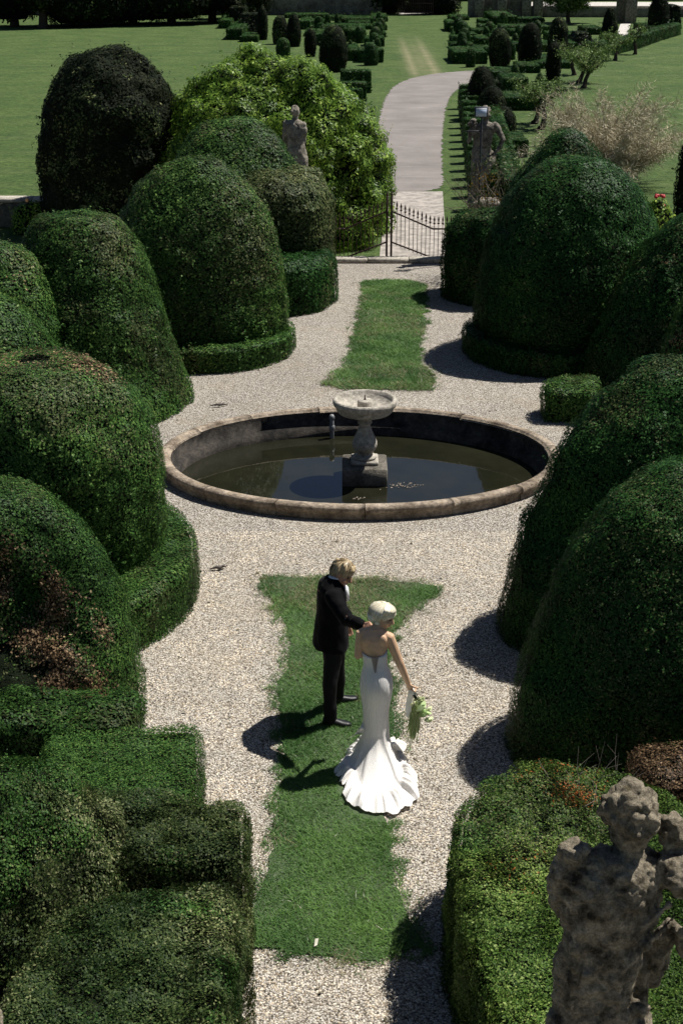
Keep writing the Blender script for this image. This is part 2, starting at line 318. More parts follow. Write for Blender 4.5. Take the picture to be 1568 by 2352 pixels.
def leaves(T, size, cover, seed, pal='box', jit=.03, mottle=.35, spots=(), asp=.55, up=.35, flat=2.4, wob=1.0, rnd_=.6, alt='dull', back=.35, lump=None, holes=(), rel=1.0, gap=.5, clump=.6, shoots=.004):
    """leaf faces over the surface triangles T (n,3,3) -> V, quads, colours"""
    rg = np.random.default_rng(seed); e1 = T[:, 1]-T[:, 0]; e2 = T[:, 2]-T[:, 0]; cr = np.cross(e1, e2); ar = np.linalg.norm(cr, axis=1)/2; nn = nrm(cr)
    mid = T.mean(1); fac = np.where((nn*nrm(CAM-mid)).sum(1) > -.15, 1.0, back); pr = ar*fac
    N = int(pr.sum()*cover*1.25/(.55*size*size*asp)); k = rg.choice(len(T), N, p=pr/pr.sum()); a, b = rg.random(N), rg.random(N); sw = a+b > 1; a[sw] = 1-a[sw]; b[sw] = 1-b[sw]
    p = T[k, 0]+a[:, None]*e1[k]+b[:, None]*e2[k]; n = nn[k]
    for c, r in holes:
        keep = (np.linalg.norm(p-np.array(c), axis=1) > r*(.75+.5*vnoise(p, 5, 3))) | (rg.random(len(p)) < .06); p, n = p[keep], n[keep]
    g1 = vnoise(p, 6.0*rel, seed+31); g2 = vnoise(p, 13*rel, seed+32); keep = rg.random(len(p)) < np.clip(1.15-gap*4*np.clip(.50-.6*g1-.4*g2, 0, 1), .35, 1); p, n, g1, g2 = p[keep], n[keep], g1[keep], g2[keep]
    if shoots:
        na = int(len(p)*shoots); ia = rg.choice(len(p), na); sdv = nrm(n[ia]*.8+np.array([0, 0, .55])+rg.normal(size=(na, 3))*.35); L_ = size*(1.2+2.8*rg.random(na))[:, None]; ex = [(p[ia]+sdv*L_*f, n[ia]*.3+sdv*.7) for f in (.25, .45, .62, .8, .92, 1.0)]
        p0_, n0_ = len(p), n; pe = np.concatenate([e[0] for e in ex]); ne = nrm(np.concatenate([e[1] for e in ex]))
    N = len(p); d = rg.normal(size=(N, 3)); d = nrm(d); p = p+n*(rg.random(N)*jit*1.9-jit*.9+jit*clump*(1.8*(g1-.5)+1.0*(g2-.5)))[:, None]
    if shoots: p = np.concatenate([p, pe]); n = np.concatenate([n, ne]); N = len(p); d = nrm(rg.normal(size=(N, 3)))
    nv = np.stack([vnoise(p, 6.5*rel, seed+21), vnoise(p, 6.5*rel, seed+22), vnoise(p, 6.5*rel, seed+23)], 1)-.5; fn = nrm(n*flat+nv*wob+nrm(rg.normal(size=(N, 3)))*rnd_); ax = nrm(n*up+d+np.array([0, 0, .12])); ax = nrm(ax-fn*(ax*fn).sum(1, keepdims=True)); s = np.cross(ax, fn); l = size*(.55+.9*rg.random(N)); wd = l*asp
    V = np.stack([p-ax*(l*.2)[:, None], p+ax*(l*.35)[:, None]+s*(wd*.5)[:, None], p+ax*(l*.8)[:, None], p+ax*(l*.35)[:, None]-s*(wd*.5)[:, None]], 1)
    r = np.clip(rg.beta(1.6, 2.0, N)+(vnoise(p, 1.3, seed)-.5)*mottle, 0, 1); col = pcol(pal, r)
    dry = (vnoise(p, 1.1, seed+5)*.6+vnoise(p, 4, seed+6)*.4); m = (rg.random(N) < np.clip((dry-.50)*7*mottle, 0, .85*min(1, mottle*2))); col[m] = pcol(alt, r[m]); gl = vnoise(p, .8, seed+8)[:, None]; col = col*(.78+.5*gl)*np.array([1, 1, 1])
    for c, rad, sp, dens in spots:
        q = np.linalg.norm(p-np.array(c), axis=1)/rad+(vnoise(p, 4, seed+9)-.5)*.7; m = rg.random(N) < dens*np.clip((1.15-q)*2.5, 0, 1); col[m] = pcol(sp, rg.random(m.sum()))
    return V.reshape(-1, 3), np.arange(N*4).reshape(N, 4), np.repeat(col, 4, 0)
def foliage_obj(name, Vc, Fc, T, loc, size, cover, seed, matl, parent=None, **kw):
    V, Q, col = leaves(T, size, cover, seed, **kw); n = len(Vc)
    nf = sum(len(f) for f in Fc); mi = np.r_[np.zeros(nf), np.ones(len(Q))]
    return mk(name, np.concatenate([Vc, V]), list(Fc)+[Q+n], [M_core, matl], loc, parent, col=np.concatenate([np.full((n, 3), .01), col]), mi=mi)
def grid_faces(m, n):
    i = np.arange(m-1)[:, None]*n; j = np.arange(n)[None]; j2 = (j+1) % n
    return np.stack([i+j, i+j2, i+n+j2, i+n+j], -1).reshape(-1, 4)
def tris(V, Q): return np.concatenate([V[Q[:, [0, 1, 2]]], V[Q[:, [0, 2, 3]]]])
def dome(name, cx, cy, r, h, label, cat='topiary', group=None, size=.03, cover=1.3, seed=1, pal='box', m=M_leaf, k=2.5, z0=0.0, lump=((.05, 1.6), (.03, 5)), tuck=.92, sub=None, ry=None, q=2.2, res=(96, 56), parent=None, lean=(0, 0), sq=2.0, **kw):
    th = np.linspace(0, 2*np.pi, res[0], endpoint=False); t = np.linspace(0, 1, res[1])**.75; t[-1] = .9995
    CT = np.sign(np.cos(th))*abs(np.cos(th))**(2/sq); ST = np.sign(np.sin(th))*abs(np.sin(th))**(2/sq)
    rr = (1-t**k)**(1/q)*(tuck+(1-tuck)*np.minimum(1, t*h/.7)); ry = ry or r
    V = np.stack([cx+lean[0]*t[:, None]+r*rr[:, None]*CT, cy+lean[1]*t[:, None]+ry*rr[:, None]*ST, np.broadcast_to((z0+t*h)[:, None], (res[1], res[0]))], -1).reshape(-1, 3)
    tz = (V[:, 2]-z0)/h; nn = nrm(np.stack([(V[:, 0]-cx-lean[0]*tz)/r**2, (V[:, 1]-cy-lean[1]*tz)/ry**2, 1.1*tz**max(1, k-1)/h], 1))
    for a, f in lump: V = V+nn*(a*2*(vnoise(V, f, seed+int(f*3))-.5))[:, None]
    if sub is not None: V = sub(V, nn)
    V[:, 2] = np.maximum(V[:, 2], z0+.005); Q = grid_faces(res[1], res[0]); T = tris(V, Q); cap = np.arange((res[1]-1)*res[0], res[1]*res[0])
    inn = V-nn*(.02+1.25*kw.get('jit', .03))
    o = foliage_obj(name, inn, [Q, cap], T, (cx, cy, z0), size, cover, seed, m, parent, pal=pal, **kw)
    if parent is None: tag(o, label, cat, group)
    return o
def rcorner(p, r):
    o = []
    for i in range(len(p)):
        a, b, c = p[i-1], p[i], p[(i+1) % len(p)]; d1 = a-b; d2 = c-b; r1 = min(r, np.linalg.norm(d1)*.3); r2 = min(r, np.linalg.norm(d2)*.3); u = b+nrm(d1)*r1; v = b+nrm(d2)*r2; o += [u, u*.25+b*.5+v*.25, v]
    return np.array(o)
def prism(name, pts, h, label, cat='hedge', group=None, size=.03, cover=1.3, seed=1, pal='box', m=M_leaf, rnd=.12, batter=.0, z0=0.0, lump=((.03, 1.8), (.03, 5)), it=2, step=.12, **kw):
    """clipped hedge over a convex-ish footprint with a rounded top edge"""
    p = np.asarray([q[:2] for q in pts], float); p = curve_poly(p, it) if it > 1 else rcorner(p, .13) if it else p; q = []
    for i in range(len(p)):
        a, b = p[i], p[(i+1) % len(p)]; n = max(1, int(round(np.linalg.norm(b-a)/step))); q += [a+(b-a)*j/n for j in range(n)]
    p = np.array(q); ar = np.sum(p[:, 0]*np.roll(p[:, 1], -1)-np.roll(p[:, 0], -1)*p[:, 1])
    if ar < 0: p = p[::-1]
    t = nrm(np.roll(p, -1, 0)-np.roll(p, 1, 0)); out = np.stack([t[:, 1], -t[:, 0]], 1); c = p.mean(0); n = len(p)
    L = [(z0+.01, batter)]+[(z0+(h-rnd)*f, batter*(1-f)) for f in (.33, .66, 1)]+[(z0+h-rnd*(1-math.sin(a)), -rnd*(1-math.cos(a))) for a in (.5, 1.0, 1.57)]
    R = [np.c_[p+out*o, np.full(n, z)] for z, o in L]; top = R[-1]
    for f in (.85, .7, .5, .3, .1): R.append(np.c_[c+(top[:, :2]-c)*f, np.full(n, z0+h)])
    V = np.concatenate(R); nn = np.concatenate([np.c_[out, np.zeros(n)]]*4+[nrm(np.c_[out, np.full(n, s)]) for s in (.6, 1.5, 5)]+[np.tile([0, 0, 1.], (n, 1))]*5)
    for a, f in lump: V = V+nn*(a*2*(vnoise(V, f, seed+int(f*3))-.5))[:, None]
    Q = grid_faces(len(R), n); T = tris(V, Q); cap = np.arange((len(R)-1)*n, len(R)*n)
    T = np.concatenate([T, np.stack([np.tile(V[cap].mean(0), (n, 1)), V[cap], V[np.roll(cap, -1)]], 1)])
    o = foliage_obj(name, V-nn*(.02+1.25*kw.get('jit', .03)), [Q, cap], T, (c[0], c[1], z0), size, cover, seed, m, pal=pal, **kw)
    return tag(o, label, cat, group)
# ------------------------------------------------------------------ the setting
PC = (.27, 19.75); PR = (2.93, 2.18);
g = [(-400, -40), (0.27, -40), (400, -40), (400, 700), (-400, 700)]
HR_ = (PR[0]-.08, PR[1]-.08); ring_sheet('lawn', g, np.array(PC), HR_, 0.0, M_lawn)
gp = [(-12, -3), (.27, -3), (12, -3), (12, 36), (3.4, 33.75), (-1.2, 33.75), (-12, 36)]
ring_sheet('gravel_court', gp, np.array(PC), HR_, 0.008, M_gravel)
sheet('concrete_drive_apron', [G(*q) for q in [(893, 440), (1016, 440), (1021, 520), (1027, 604), (870, 604), (878, 520)]], 0.006, M_concrete, it=0)
dl = [(893, 440), (866, 440), (862, 380), (864, 320), (872, 268), (884, 225), (902, 199), (935, 182), (985, 171), (1040, 165), (1110, 161)]
dr = [(1110, 186), (1066, 196), (1042, 210), (1028, 232), (1018, 270), (1014, 330), (1015, 400), (1016, 440)]
sheet('asphalt_drive', [G(*q) for q in dl[1:]+dr], 0.010, M_asph, rag=.06, seed=3, it=2)
GRASSB = [(828, 652), (850, 645), (905, 643), (958, 648), (985, 662), (982, 690), (980, 714), (976, 750), (966, 799), (976, 850), (1006, 881), (985, 899), (930, 900), (800, 896), (734, 887), (758, 866), (795, 832), (808, 780), (822, 716), (830, 680)]
GRASSF = [(590, 1325), (640, 1321), (760, 1327), (900, 1330), (985, 1340), (1018, 1352), (1000, 1376), (950, 1412), (915, 1455), (905, 1530), (922, 1612), (921, 1706), (905, 1800), (901, 1881), (917, 1941), (927, 1998), (938, 2066), (964, 2133), (1000, 2172), (961, 2200), (900, 2206), (837, 2226), (763, 2210), (632, 2198), (552, 2184), (560, 2080), (592, 2010), (622, 1890), (629, 1817), (632, 1750), (635, 1640), (612, 1578), (650, 1545), (656, 1480), (640, 1435), (615, 1385)]
def turf_mat():
    m, nt, bs = mat('turf'); o = coord(nt)
    c = ramp(nt, noise(nt, o, 22, 6, .75), [(.3, (.03, .045, .016)), (.5, (.05, .085, .03)), (.72, (.10, .13, .06))])
    nt.links.new(c, bs.inputs['Base Color']); bs.inputs['Roughness'].default_value = .95; bump(nt, bs, noise(nt, o, 40, 5, .8), .02, .8); return m
M_turf = turf_mat()
def blades(name, poly, dens, seed, hgt, z, wd=.007, thin=None, label=None, dryness=None):
    rg = np.random.default_rng(seed); lo, hi = poly.min(0), poly.max(0); N = int(np.prod(hi-lo)*dens)
    p = lo+(hi-lo)*rg.random((N, 2)); q = p + .16*(np.stack([vnoise(np.c_[p, np.zeros(N)], 9, 1), vnoise(np.c_[p, np.zeros(N)], 9, 2)], 1)-.5)+rg.normal(size=(N, 2))*.025
    ins = np.zeros(N, bool); a = poly; b = np.roll(poly, -1, 0)
    for (x0, y0), (x1, y1) in zip(a, b):
        c = ((y0 > q[:, 1]) != (y1 > q[:, 1])); ins ^= c & (q[:, 0] < (x1-x0)*(q[:, 1]-y0)/(y1-y0+1e-12)+x0)
    p = p[ins]; p = p[((p[:, 0]-.36)/.40)**2+((p[:, 1]-11.25)/.66)**2 > 1]; N = len(p); p3 = np.c_[p, np.zeros(N)]
    keep = rg.random(N) < np.clip(.35+1.3*vnoise(p3, 1.6, seed), .3, 1); p3 = p3[keep]; N = len(p3)
    th = rg.random(N)*2*np.pi; dirv = np.stack([np.cos(th), np.sin(th), np.zeros(N)], 1); le = rg.random(N)*2*np.pi; h = hgt*(.4+.8*rg.random(N))*(.7+.7*vnoise(p3, 3, seed+2))
    tip = p3+np.stack([np.cos(le)*h*1.1, np.sin(le)*h*1.1, h*.7], 1)
    V = np.stack([p3-dirv*wd/2, p3+dirv*wd/2, tip], 1).reshape(-1, 3); V[:, 2] += z
    r = np.clip(rg.beta(2, 2, N)+(vnoise(p3, 2.2, seed+3)-.5)*.9+(vnoise(p3, .9, seed+6)-.5)*.7, 0, 1)[:, None]
    col = np.array([.036, .105, .022])*(1-r)+np.array([.125, .235, .060])*r
    dry = rg.random(N) < (dryness or 0)+np.clip((vnoise(p3, .85, seed+4)*.6+vnoise(p3, 4, seed+7)*.4-.45)*2.6, .03, .62); col[dry] = np.array([.23, .215, .125])*(.7+.6*rg.random((dry.sum(), 1)))
    pale = rg.random(N) < .0025; col[pale] = (.6, .6, .5)
    return tag(mk(name, V, [np.arange(3*N).reshape(N, 3)], M_blade, col=np.repeat(col, 3, 0)), label, kind='stuff')
_, pb = sheet('turf_beyond_pool', [G(*q) for q in GRASSB], .022, M_turf, rag=.05, inset=.05, seed=11, it=1)
_, pf = sheet('turf_before_pool', [G(*q) for q in GRASSF], .022, M_turf, rag=.025, inset=.07, seed=21, it=1)
blades('grass', pb, 5200, 3, .06, .02, .014, dryness=-.28); blades('grass', pf, 9000, 4, .045, .02, .009, dryness=-.08)
def outset(p, d):
    t = nrm(np.roll(p, -3, 0)-np.roll(p, 3, 0)); nn = np.stack([t[:, 1], -t[:, 0]], 1); ar = np.sum(p[:, 0]*np.roll(p[:, 1], -1)-np.roll(p[:, 0], -1)*p[:, 1]); return p+nn*d*(1 if ar > 0 else -1)
blades('dry_thatch', outset(pb, .16), 420, 13, .03, .012, .012, dryness=.6); blades('dry_thatch', outset(pf, .13), 900, 14, .025, .012, .009, dryness=.6)
# loose pebbles lying on the gravel (uncountable)
def pebbles(seed, N, size, ylo, yhi):
    rg = np.random.default_rng(seed); p = np.c_[rg.uniform(-2.2, 2.6, N), rg.uniform(ylo, yhi, N), np.full(N, .010)]
    o_ = np.array([[1, 0, 0], [-1, 0, 0], [0, 1, 0], [0, -1, 0], [0, 0, .75], [0, 0, -.6]], float); s = size*(.5+.9*rg.random((N, 1, 1)))*rg.uniform(.7, 1.3, (N, 6, 3))
    th = rg.random(N)*6.28; R = np.stack([np.stack([np.cos(th), -np.sin(th)], 1), np.stack([np.sin(th), np.cos(th)], 1)], 1)
    V = o_[None]*s; V[..., :2] = np.einsum('nij,nkj->nki', R, V[..., :2]); V = (V+p[:, None]).reshape(-1, 3)
    f = np.array([[0, 2, 4], [2, 1, 4], [1, 3, 4], [3, 0, 4]]); F = (np.arange(N)[:, None, None]*6+f).reshape(-1, 3)
    r = rg.random((N, 1)); col = np.where(r < .2, [.22, .18, .135], np.where(r < .55, [.38, .335, .275], [.54, .49, .42]))*(.8+.4*rg.random((N, 1)))
    return V, F, np.repeat(col, 6, 0)
M_peb = leaf_mat('pebble', .85, .2, 0.0)
V, F, col = pebbles(5, 90000, .009, 7.2, 17.2); tag(mk('gravel_pebbles', V, [F], M_peb, col=col), kind='stuff')
# ------------------------------------------------------------------ pool and fountain
pool = empty('garden_pool', (*PC, 0), 'low oval stone pool of dark water encircled by gravel, fountain at its middle', 'pool')
rim = B(); prof = [(-.06, -.02), (-.02, .0), (-.005, .03), (-.015, .05), (-.015, .095), (.012, .115), (.03, .14), (.03, .18), (.012, .206), (-.02, .216), (-.10, .217), (-.115, .206), (-.12, .19), (-.155, .186), (-.16, .16)]
rj = np.random.default_rng(2); nseg = 15
for k in range(nseg):
    a = np.linspace(2*np.pi*k/nseg+.0012, 2*np.pi*(k+1)/nseg-.0012, 13)+.12; dr, dz = rj.normal()*.004, rj.normal()*.003; Vs = np.concatenate([np.stack([PC[0]+(PR[0]+r+dr)*np.cos(a), PC[1]+(PR[1]+r+dr)*np.sin(a), np.full(13, z+dz)], 1) for r, z in prof])
    rim.add(Vs, [[i*13+j, i*13+j+1, (i+1)*13+j+1, (i+1)*13+j] for i in range(len(prof)-1) for j in range(12)]); m_ = len(prof); rim.F += [[rim.n-m_*13+i*13 for i in range(m_)][::-1], [rim.n-m_*13+i*13+12 for i in range(m_)]]
rim.obj('rim', M_rim, (*PC, 0), pool)
inn = B(); inn.lathe([(-.158, .18), (-.165, -.04), (-.25, -.06), (-.26, -.24)], (*PC, 0), 160, PR, cap=False); inn.obj('inner_lining', M_inner, (*PC, 0), pool)
wt = B(); th = np.linspace(0, 2*np.pi, 160, endpoint=False); wt.add(np.stack([PC[0]+(PR[0]-.22)*np.cos(th), PC[1]+(PR[1]-.22)*np.sin(th), np.full(160, -.20)], 1), [list(range(160))]); wt.obj('water', M_water, (*PC, 0), pool)
FC = (.34, 19.72); FZ = -.195
ft = empty('stone_fountain', (*FC, 0), 'pale stone fountain with a wide bowl on a baluster, rising from the pool', 'fountain')
b = B(); b.box((FC[0]-.33, FC[1]-.33, -.06), (FC[0]+.33, FC[1]+.33, .262), .018); b.obj('plinth', M_inner if False else stone('plinth_stone', (.17, .155, .13), (.04, .036, .03), None, 3, .45), (*FC, 0), ft)
b = B(); b.box((FC[0]-.20, FC[1]-.20, .264), (FC[0]+.20, FC[1]+.20, .32), .012)
b.lathe([(.16, .321), (.175, .335), (.175, .355), (.14, .37), (.115, .39), (.13, .42), (.165, .47), (.185, .53), (.18, .58), (.145, .66), (.105, .75), (.082, .82), (.08, .85), (.105, .862), (.105, .885), (.085, .90), (.10, .93), (.16, .975)], (*FC, 0), 40); b.obj('baluster', M_stone, (*FC, 0), ft, smooth=False)
b = B(); b.lathe([(.10, .965), (.26, .985), (.38, 1.03), (.415, 1.07), (.415, 1.10), (.43, 1.115), (.455, 1.14), (.468, 1.18), (.465, 1.215), (.445, 1.235), (.42, 1.236), (.405, 1.225), (.39, 1.19), (.33, 1.125), (.22, 1.09), (.0001, 1.085)], (*FC, 0), 64, cap=False); b.obj('bowl', M_stone, (*FC, 0), ft, smooth=True)
b = B(); b.lathe([(.11, 1.08), (.11, 1.20), (.10, 1.215), (.0001, 1.217)], (*FC, 0), 32, cap=False); b.obj('hub', M_stone, (*FC, 0), ft)
b = B(); b.lathe([(.02, 1.215), (.014, 1.235), (.008, 1.24), (.008, 1.285), (.0001, 1.29)], (*FC, 0), 12, cap=False); b.obj('nozzle', M_iron, (*FC, 0), ft)
b = B(); ft.location.z = FZ
px, py = P(762, 985, 21.5)[0], 21.55
b.tube([(px, py, -.24), (px, py, .16)], .035, 14); b.tube([(px, py, -.05), (px, py, .0)], .048, 14); b.tube([(px, py, .12), (px, py, .16)], .045, 14); tag(b.obj('drain_pipe', M_pipe, (px, py, -.2), smooth=False), 'grey upright drain pipe standing in the water by the far pool wall', 'pipe')
rg = np.random.default_rng(8)
def litter(name, c, n, spread, label):
    b = B()
    for i in range(n):
        p = np.array([c[0]+rg.normal()*spread[0], c[1]+rg.normal()*spread[1], -.194]); a = rg.random()*6.28; d = np.array([math.cos(a), math.sin(a), 0]); s = np.array([-d[1], d[0], 0]); l = .010+.012*rg.random()
        b.add([p-d*l, p+s*l*.5+[0, 0, .006], p+d*l, p-s*l*.5], [[0, 1, 2, 3]])
    return tag(b.obj(name, plain('dead_leaf', (.22, .18, .14), .8)), label, kind='stuff')
for o_ in (litter('floating_leaves', G(922, 1116, -.2), 70, (.13, .06), None), litter('floating_leaves', G(822, 1146, -.2), 22, (.05, .03), None)): o_['kind'] = 'stuff'
def debris(name, u, v, label, L, seed, col=(.10, .085, .075)):
    c = G(u, v, .02); rr = np.random.default_rng(seed); b = B(); pts = [c+np.array([L*(t-.5), .25*L*(t-.5)+rr.normal()*.012, .012+.02*math.sin(t*3.1)]) for t in np.linspace(0, 1, 6)]
    b.tube(pts, [.006, .012, .02, .024, .016, .005], 7); b.tube([pts[3], pts[3]+np.array([.06, .05, .02])], [.01, .004], 6); return tag(b.obj(name, plain('bark_strip', col, .9), tuple(c)), label, 'bark')
debris('bark_strip', 502, 933, 'curled dark bark strip lying on the gravel left of the pool', .30, 1)
debris('bark_strip', 501, 1307, 'dark bark strip lying on the gravel left of the front grass', .20, 2)
pe = B(); c = G(725, 2168, .05); pe.add([c+np.array(q) for q in [(-.012, -.03, 0), (.012, -.025, .01), (.022, .04, .02), (-.005, .045, .015)]], [[0, 1, 2, 3]]); tag(pe.obj('fallen_petal', plain('white_petal', (.55, .52, .42), .7), tuple(c)), 'single cream petal lying on the front grass near the bottom edge', 'petal')
# ------------------------------------------------------------------ topiary in the court
GL = 'great clipped hedges beside the court'
def hp(u, v, Y): return tuple(P(u, v, Y))
dome('box_dome', -3.13, 12.48, 1.27, 2.3, 'clipped green dome with a large brown dead hollow, left of the couple', k=1.59, q=3.05, tuck=0.89, ry=0.956, lean=(-0.306, 0.475), size=.027, seed=3, group=GL,
     spots=[(hp(115, 1440, 11.75), .62, 'brown', .95), (hp(40, 1330, 11.9), .5, 'brown', .7), (hp(165, 1590, 11.6), .55, 'brown', .95), (hp(60, 1550, 11.6), .35, 'brown', .7)], holes=[(hp(30, 1390, 11.8), .30), (hp(10, 1530, 11.65), .42), (hp(40, 1620, 11.6), .3), (hp(60, 1200, 12.2), .16)], mottle=.5,
     sub=lambda V, n: V-n*(.40*np.clip(1.1-np.linalg.norm(V-np.array(hp(40, 1440, 11.75)), axis=1)/.95, 0, .8)*(.5+.8*vnoise(V, 3.5, 5)))[:, None])
dome('box_dome', -3.59, 15.5, 1.48, 2.91, 'huge green dome with a browned flattened top, left of the pool', k=3.56, q=3.01, tuck=1, ry=1.35, lean=(0.17, -0.23), size=.031, seed=4, group=GL, mottle=.5, spots=[(hp(110, 825, 15.6), .7, 'brown', .35), (hp(215, 845, 15.4), .35, 'brown', .6)])
dome('box_dome', -4, 22.84, 1.5, 3.1, 'tall lumpy green dome split by a dark seam, left of the pool', k=0.95, q=3.97, tuck=0.971, ry=1.6, lean=(-0.307, 0.319), size=.042, seed=5, group=GL, lump=((.10, 1.2), (.05, 4)), mottle=.5, spots=[(hp(300, 560, 22.2), .5, 'dull', .8)])
dome('box_dome', -5.44, 21.98, 1.19, 2.85, 'smooth green dome cut by the left edge, upper of two', size=.042, seed=6, group=GL, spots=[(hp(130, 640, 21), .7, 'brown', .3)])
dome('box_dome', -5.29, 20.39, 1.32, 2.36, 'low green dome cut by the left edge, lower of two', size=.042, seed=7, group=GL, spots=[(hp(140, 760, 19.3), .6, 'brown', .35)])
dome('box_dome', -2.81, 26.1, 1.79, 3.54, 'tall smooth haystack dome standing in a low ring hedge, beyond the left of the pool', k=2.16, q=2.24, tuck=0.935, ry=1.34, lean=(0.152, 0.103), size=.044, seed=8, group=GL, spots=[(hp(590, 560, 25.6), .8, 'dull', .5)])
dome('box_dome', -2.6, 31.1, 1.8, 3.62, 'grey green rounded dome before the left gate statue', k=3.55, q=1.52, tuck=0.941, ry=1.26, lean=(0.351, 0.931), size=.055, seed=9, alt='dull', group=GL, lump=((.10, 1.0), (.05, 3)), mottle=.6)
dome('yew_egg', -5.98, 37.9, 1.9, 4.75, 'almost black egg shaped yew standing on the left lawn', k=4.74, q=1.76, tuck=0.95, ry=1.95, lean=(0.018, 0.04), size=.075, seed=10, pal='yew', m=M_dull, group=GL, lump=((.34, .62), (.14, 1.6), (.06, 3)), cover=1.5)
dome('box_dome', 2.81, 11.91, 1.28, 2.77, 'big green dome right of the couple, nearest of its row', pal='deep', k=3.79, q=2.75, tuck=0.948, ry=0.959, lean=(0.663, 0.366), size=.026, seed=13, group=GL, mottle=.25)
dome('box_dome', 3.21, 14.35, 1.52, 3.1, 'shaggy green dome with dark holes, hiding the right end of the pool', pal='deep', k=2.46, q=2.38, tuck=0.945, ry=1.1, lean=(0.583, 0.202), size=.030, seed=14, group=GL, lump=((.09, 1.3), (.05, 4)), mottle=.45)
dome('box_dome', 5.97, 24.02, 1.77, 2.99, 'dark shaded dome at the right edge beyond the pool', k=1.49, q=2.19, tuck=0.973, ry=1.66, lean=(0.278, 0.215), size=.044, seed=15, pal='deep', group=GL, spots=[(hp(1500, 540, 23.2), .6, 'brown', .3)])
dome('box_dome', 6.03, 21.4, 1.17, 2.5, 'narrow dome with a rusty edge, cut by the right edge of view', size=.042, seed=16, group=GL, spots=[(hp(1515, 740, 20.8), .55, 'brown', .7)])
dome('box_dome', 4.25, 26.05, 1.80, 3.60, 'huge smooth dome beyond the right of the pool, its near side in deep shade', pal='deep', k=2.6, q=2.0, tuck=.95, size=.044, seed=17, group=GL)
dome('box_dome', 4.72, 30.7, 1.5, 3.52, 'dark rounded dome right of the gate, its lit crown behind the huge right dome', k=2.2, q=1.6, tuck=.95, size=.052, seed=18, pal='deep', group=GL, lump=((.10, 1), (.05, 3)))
dome('yew_column', 9.51, 38.8, .53, 2.6, 'narrow dark yew column cut by the right edge, beside the red roses', size=.07, seed=19, pal='yew', m=M_dull, k=4)
dome('box_dome', -2.37, 8.57, .96, 1.79, 'shaggy grey green dome at the left edge, above the front left block', size=.0215, seed=20, pal='olive', alt='box', group=GL, mottle=1.0, flat=1.6, wob=2.6, rnd_=.9, clump=1.2, gap=.9, lump=((.07, 1.6), (.04, 5)), cover=1.5)
KL = 'low clipped hedges round the court'
def circ(cx, cy, r, n=14, ry=None): return [(cx+r*math.cos(a), cy+(ry or r)*math.sin(a)) for a in np.linspace(0, 2*np.pi, n, endpoint=False)]
prism('ring_hedge', circ(-3.58, 15.3, 1.93, ry=2.2), .62, 'low rounded hedge skirting the browned dome left of the couple', group=KL, size=.029, seed=31, rnd=.12)
prism('ring_hedge', circ(-2.54, 26.05, 1.70), .42, 'low trimmed ring hedge round the foot of the tall haystack dome', group=KL, size=.044, seed=32, rnd=.06)
prism('ring_hedge', circ(-1.55, 30.1, 1.5, ry=1.75), 1.05, 'smooth low curved hedge nearest the left half of the gate', group=KL, size=.05, seed=33, rnd=.3, pal='deep')
prism('ivy_mound', circ(-1.40, 31.1, 1.22, ry=1.3), 2.5, 'loose greyish leafy mound under the left gate statue', 'shrub', size=.06, seed=34, rnd=.6, lump=((.14, 1.3), (.07, 4)), pal='dull', mottle=.7)
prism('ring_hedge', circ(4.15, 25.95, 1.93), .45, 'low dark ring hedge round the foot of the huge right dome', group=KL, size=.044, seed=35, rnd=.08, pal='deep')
q = [G(1243, 878, .48), G(1300, 866, .48), G(1375, 868, .48), G(1375, 912, .48), G(1250, 904, .48)]
prism('box_mound', circ(3.15, 30.4, 1.0, ry=1.15), 1.85, 'dark leafy mound hiding the right end of the gate', group=KL, size=.052, seed=44, rnd=.7, lump=((.12, 1.2), (.06, 4)), pal='deep')
prism('block_hedge', q, .52, 'small sunlit block hedge at the foot of the right domes, beside the pool', group=KL, size=.038, seed=36, it=1)
q = [(-1.24, 10.95), (-1.22, 10.2), (-1.22, 9.5), (-2.4, 9.5), (-2.6, 10.95)]
prism('block_hedge', q, .80, 'neat bright green block hedge below the brown hollow dome', group=KL, size=.020, seed=37, it=1, mottle=.1, rnd=.08)
q = [(-1.9, 11.6), (-1.9, 10.9), (-4.6, 10.6), (-4.6, 11.5)]
prism('box_hedge', q, .85, 'loose leafy hedge along the foot of the brown hollow dome', group=KL, size=.030, seed=38, it=1, lump=((.12, 1.8), (.06, 5)), mottle=.5)
q = [(-.71, 9.2), (-.70, 8.45), (-1.9, 8.35), (-2.4, 8.6), (-2.4, 9.3)]
prism('block_hedge', q, 1.2, 'square cornered mottled hedge at the left, behind the front block', group=KL, size=.0205, seed=39, it=1, pal='olive', alt='box', mottle=1.0, flat=1.6, wob=2.6, rnd_=.9, clump=1.2, gap=.9, rnd=.07, lump=((.03, 1.8), (.02, 5)), cover=1.5)
q = [(-.69, 8.18), (-.70, 7.6), (-.71, 6.2), (-.78, 5.2), (-2.0, 5.2), (-2.05, 6.8), (-1.95, 7.75)]
prism('block_hedge', q, 1.25, 'broad mottled block hedge filling the bottom left corner', group=KL, size=.0205, seed=40, it=1, pal='olive', alt='box', mottle=1.0, flat=1.6, wob=2.6, rnd_=.9, clump=1.2, gap=.9, rnd=.09, lump=((.035, 1.6), (.03, 5)), cover=1.6)
q = [(1.45, 10.05), (1.06, 9.72), (.88, 9.15), (.82, 8.75), (.86, 8.1), (.93, 7.2), (1.0, 6.0), (1.05, 5.0), (2.9, 5.0), (2.9, 9.0), (2.35, 9.95)]
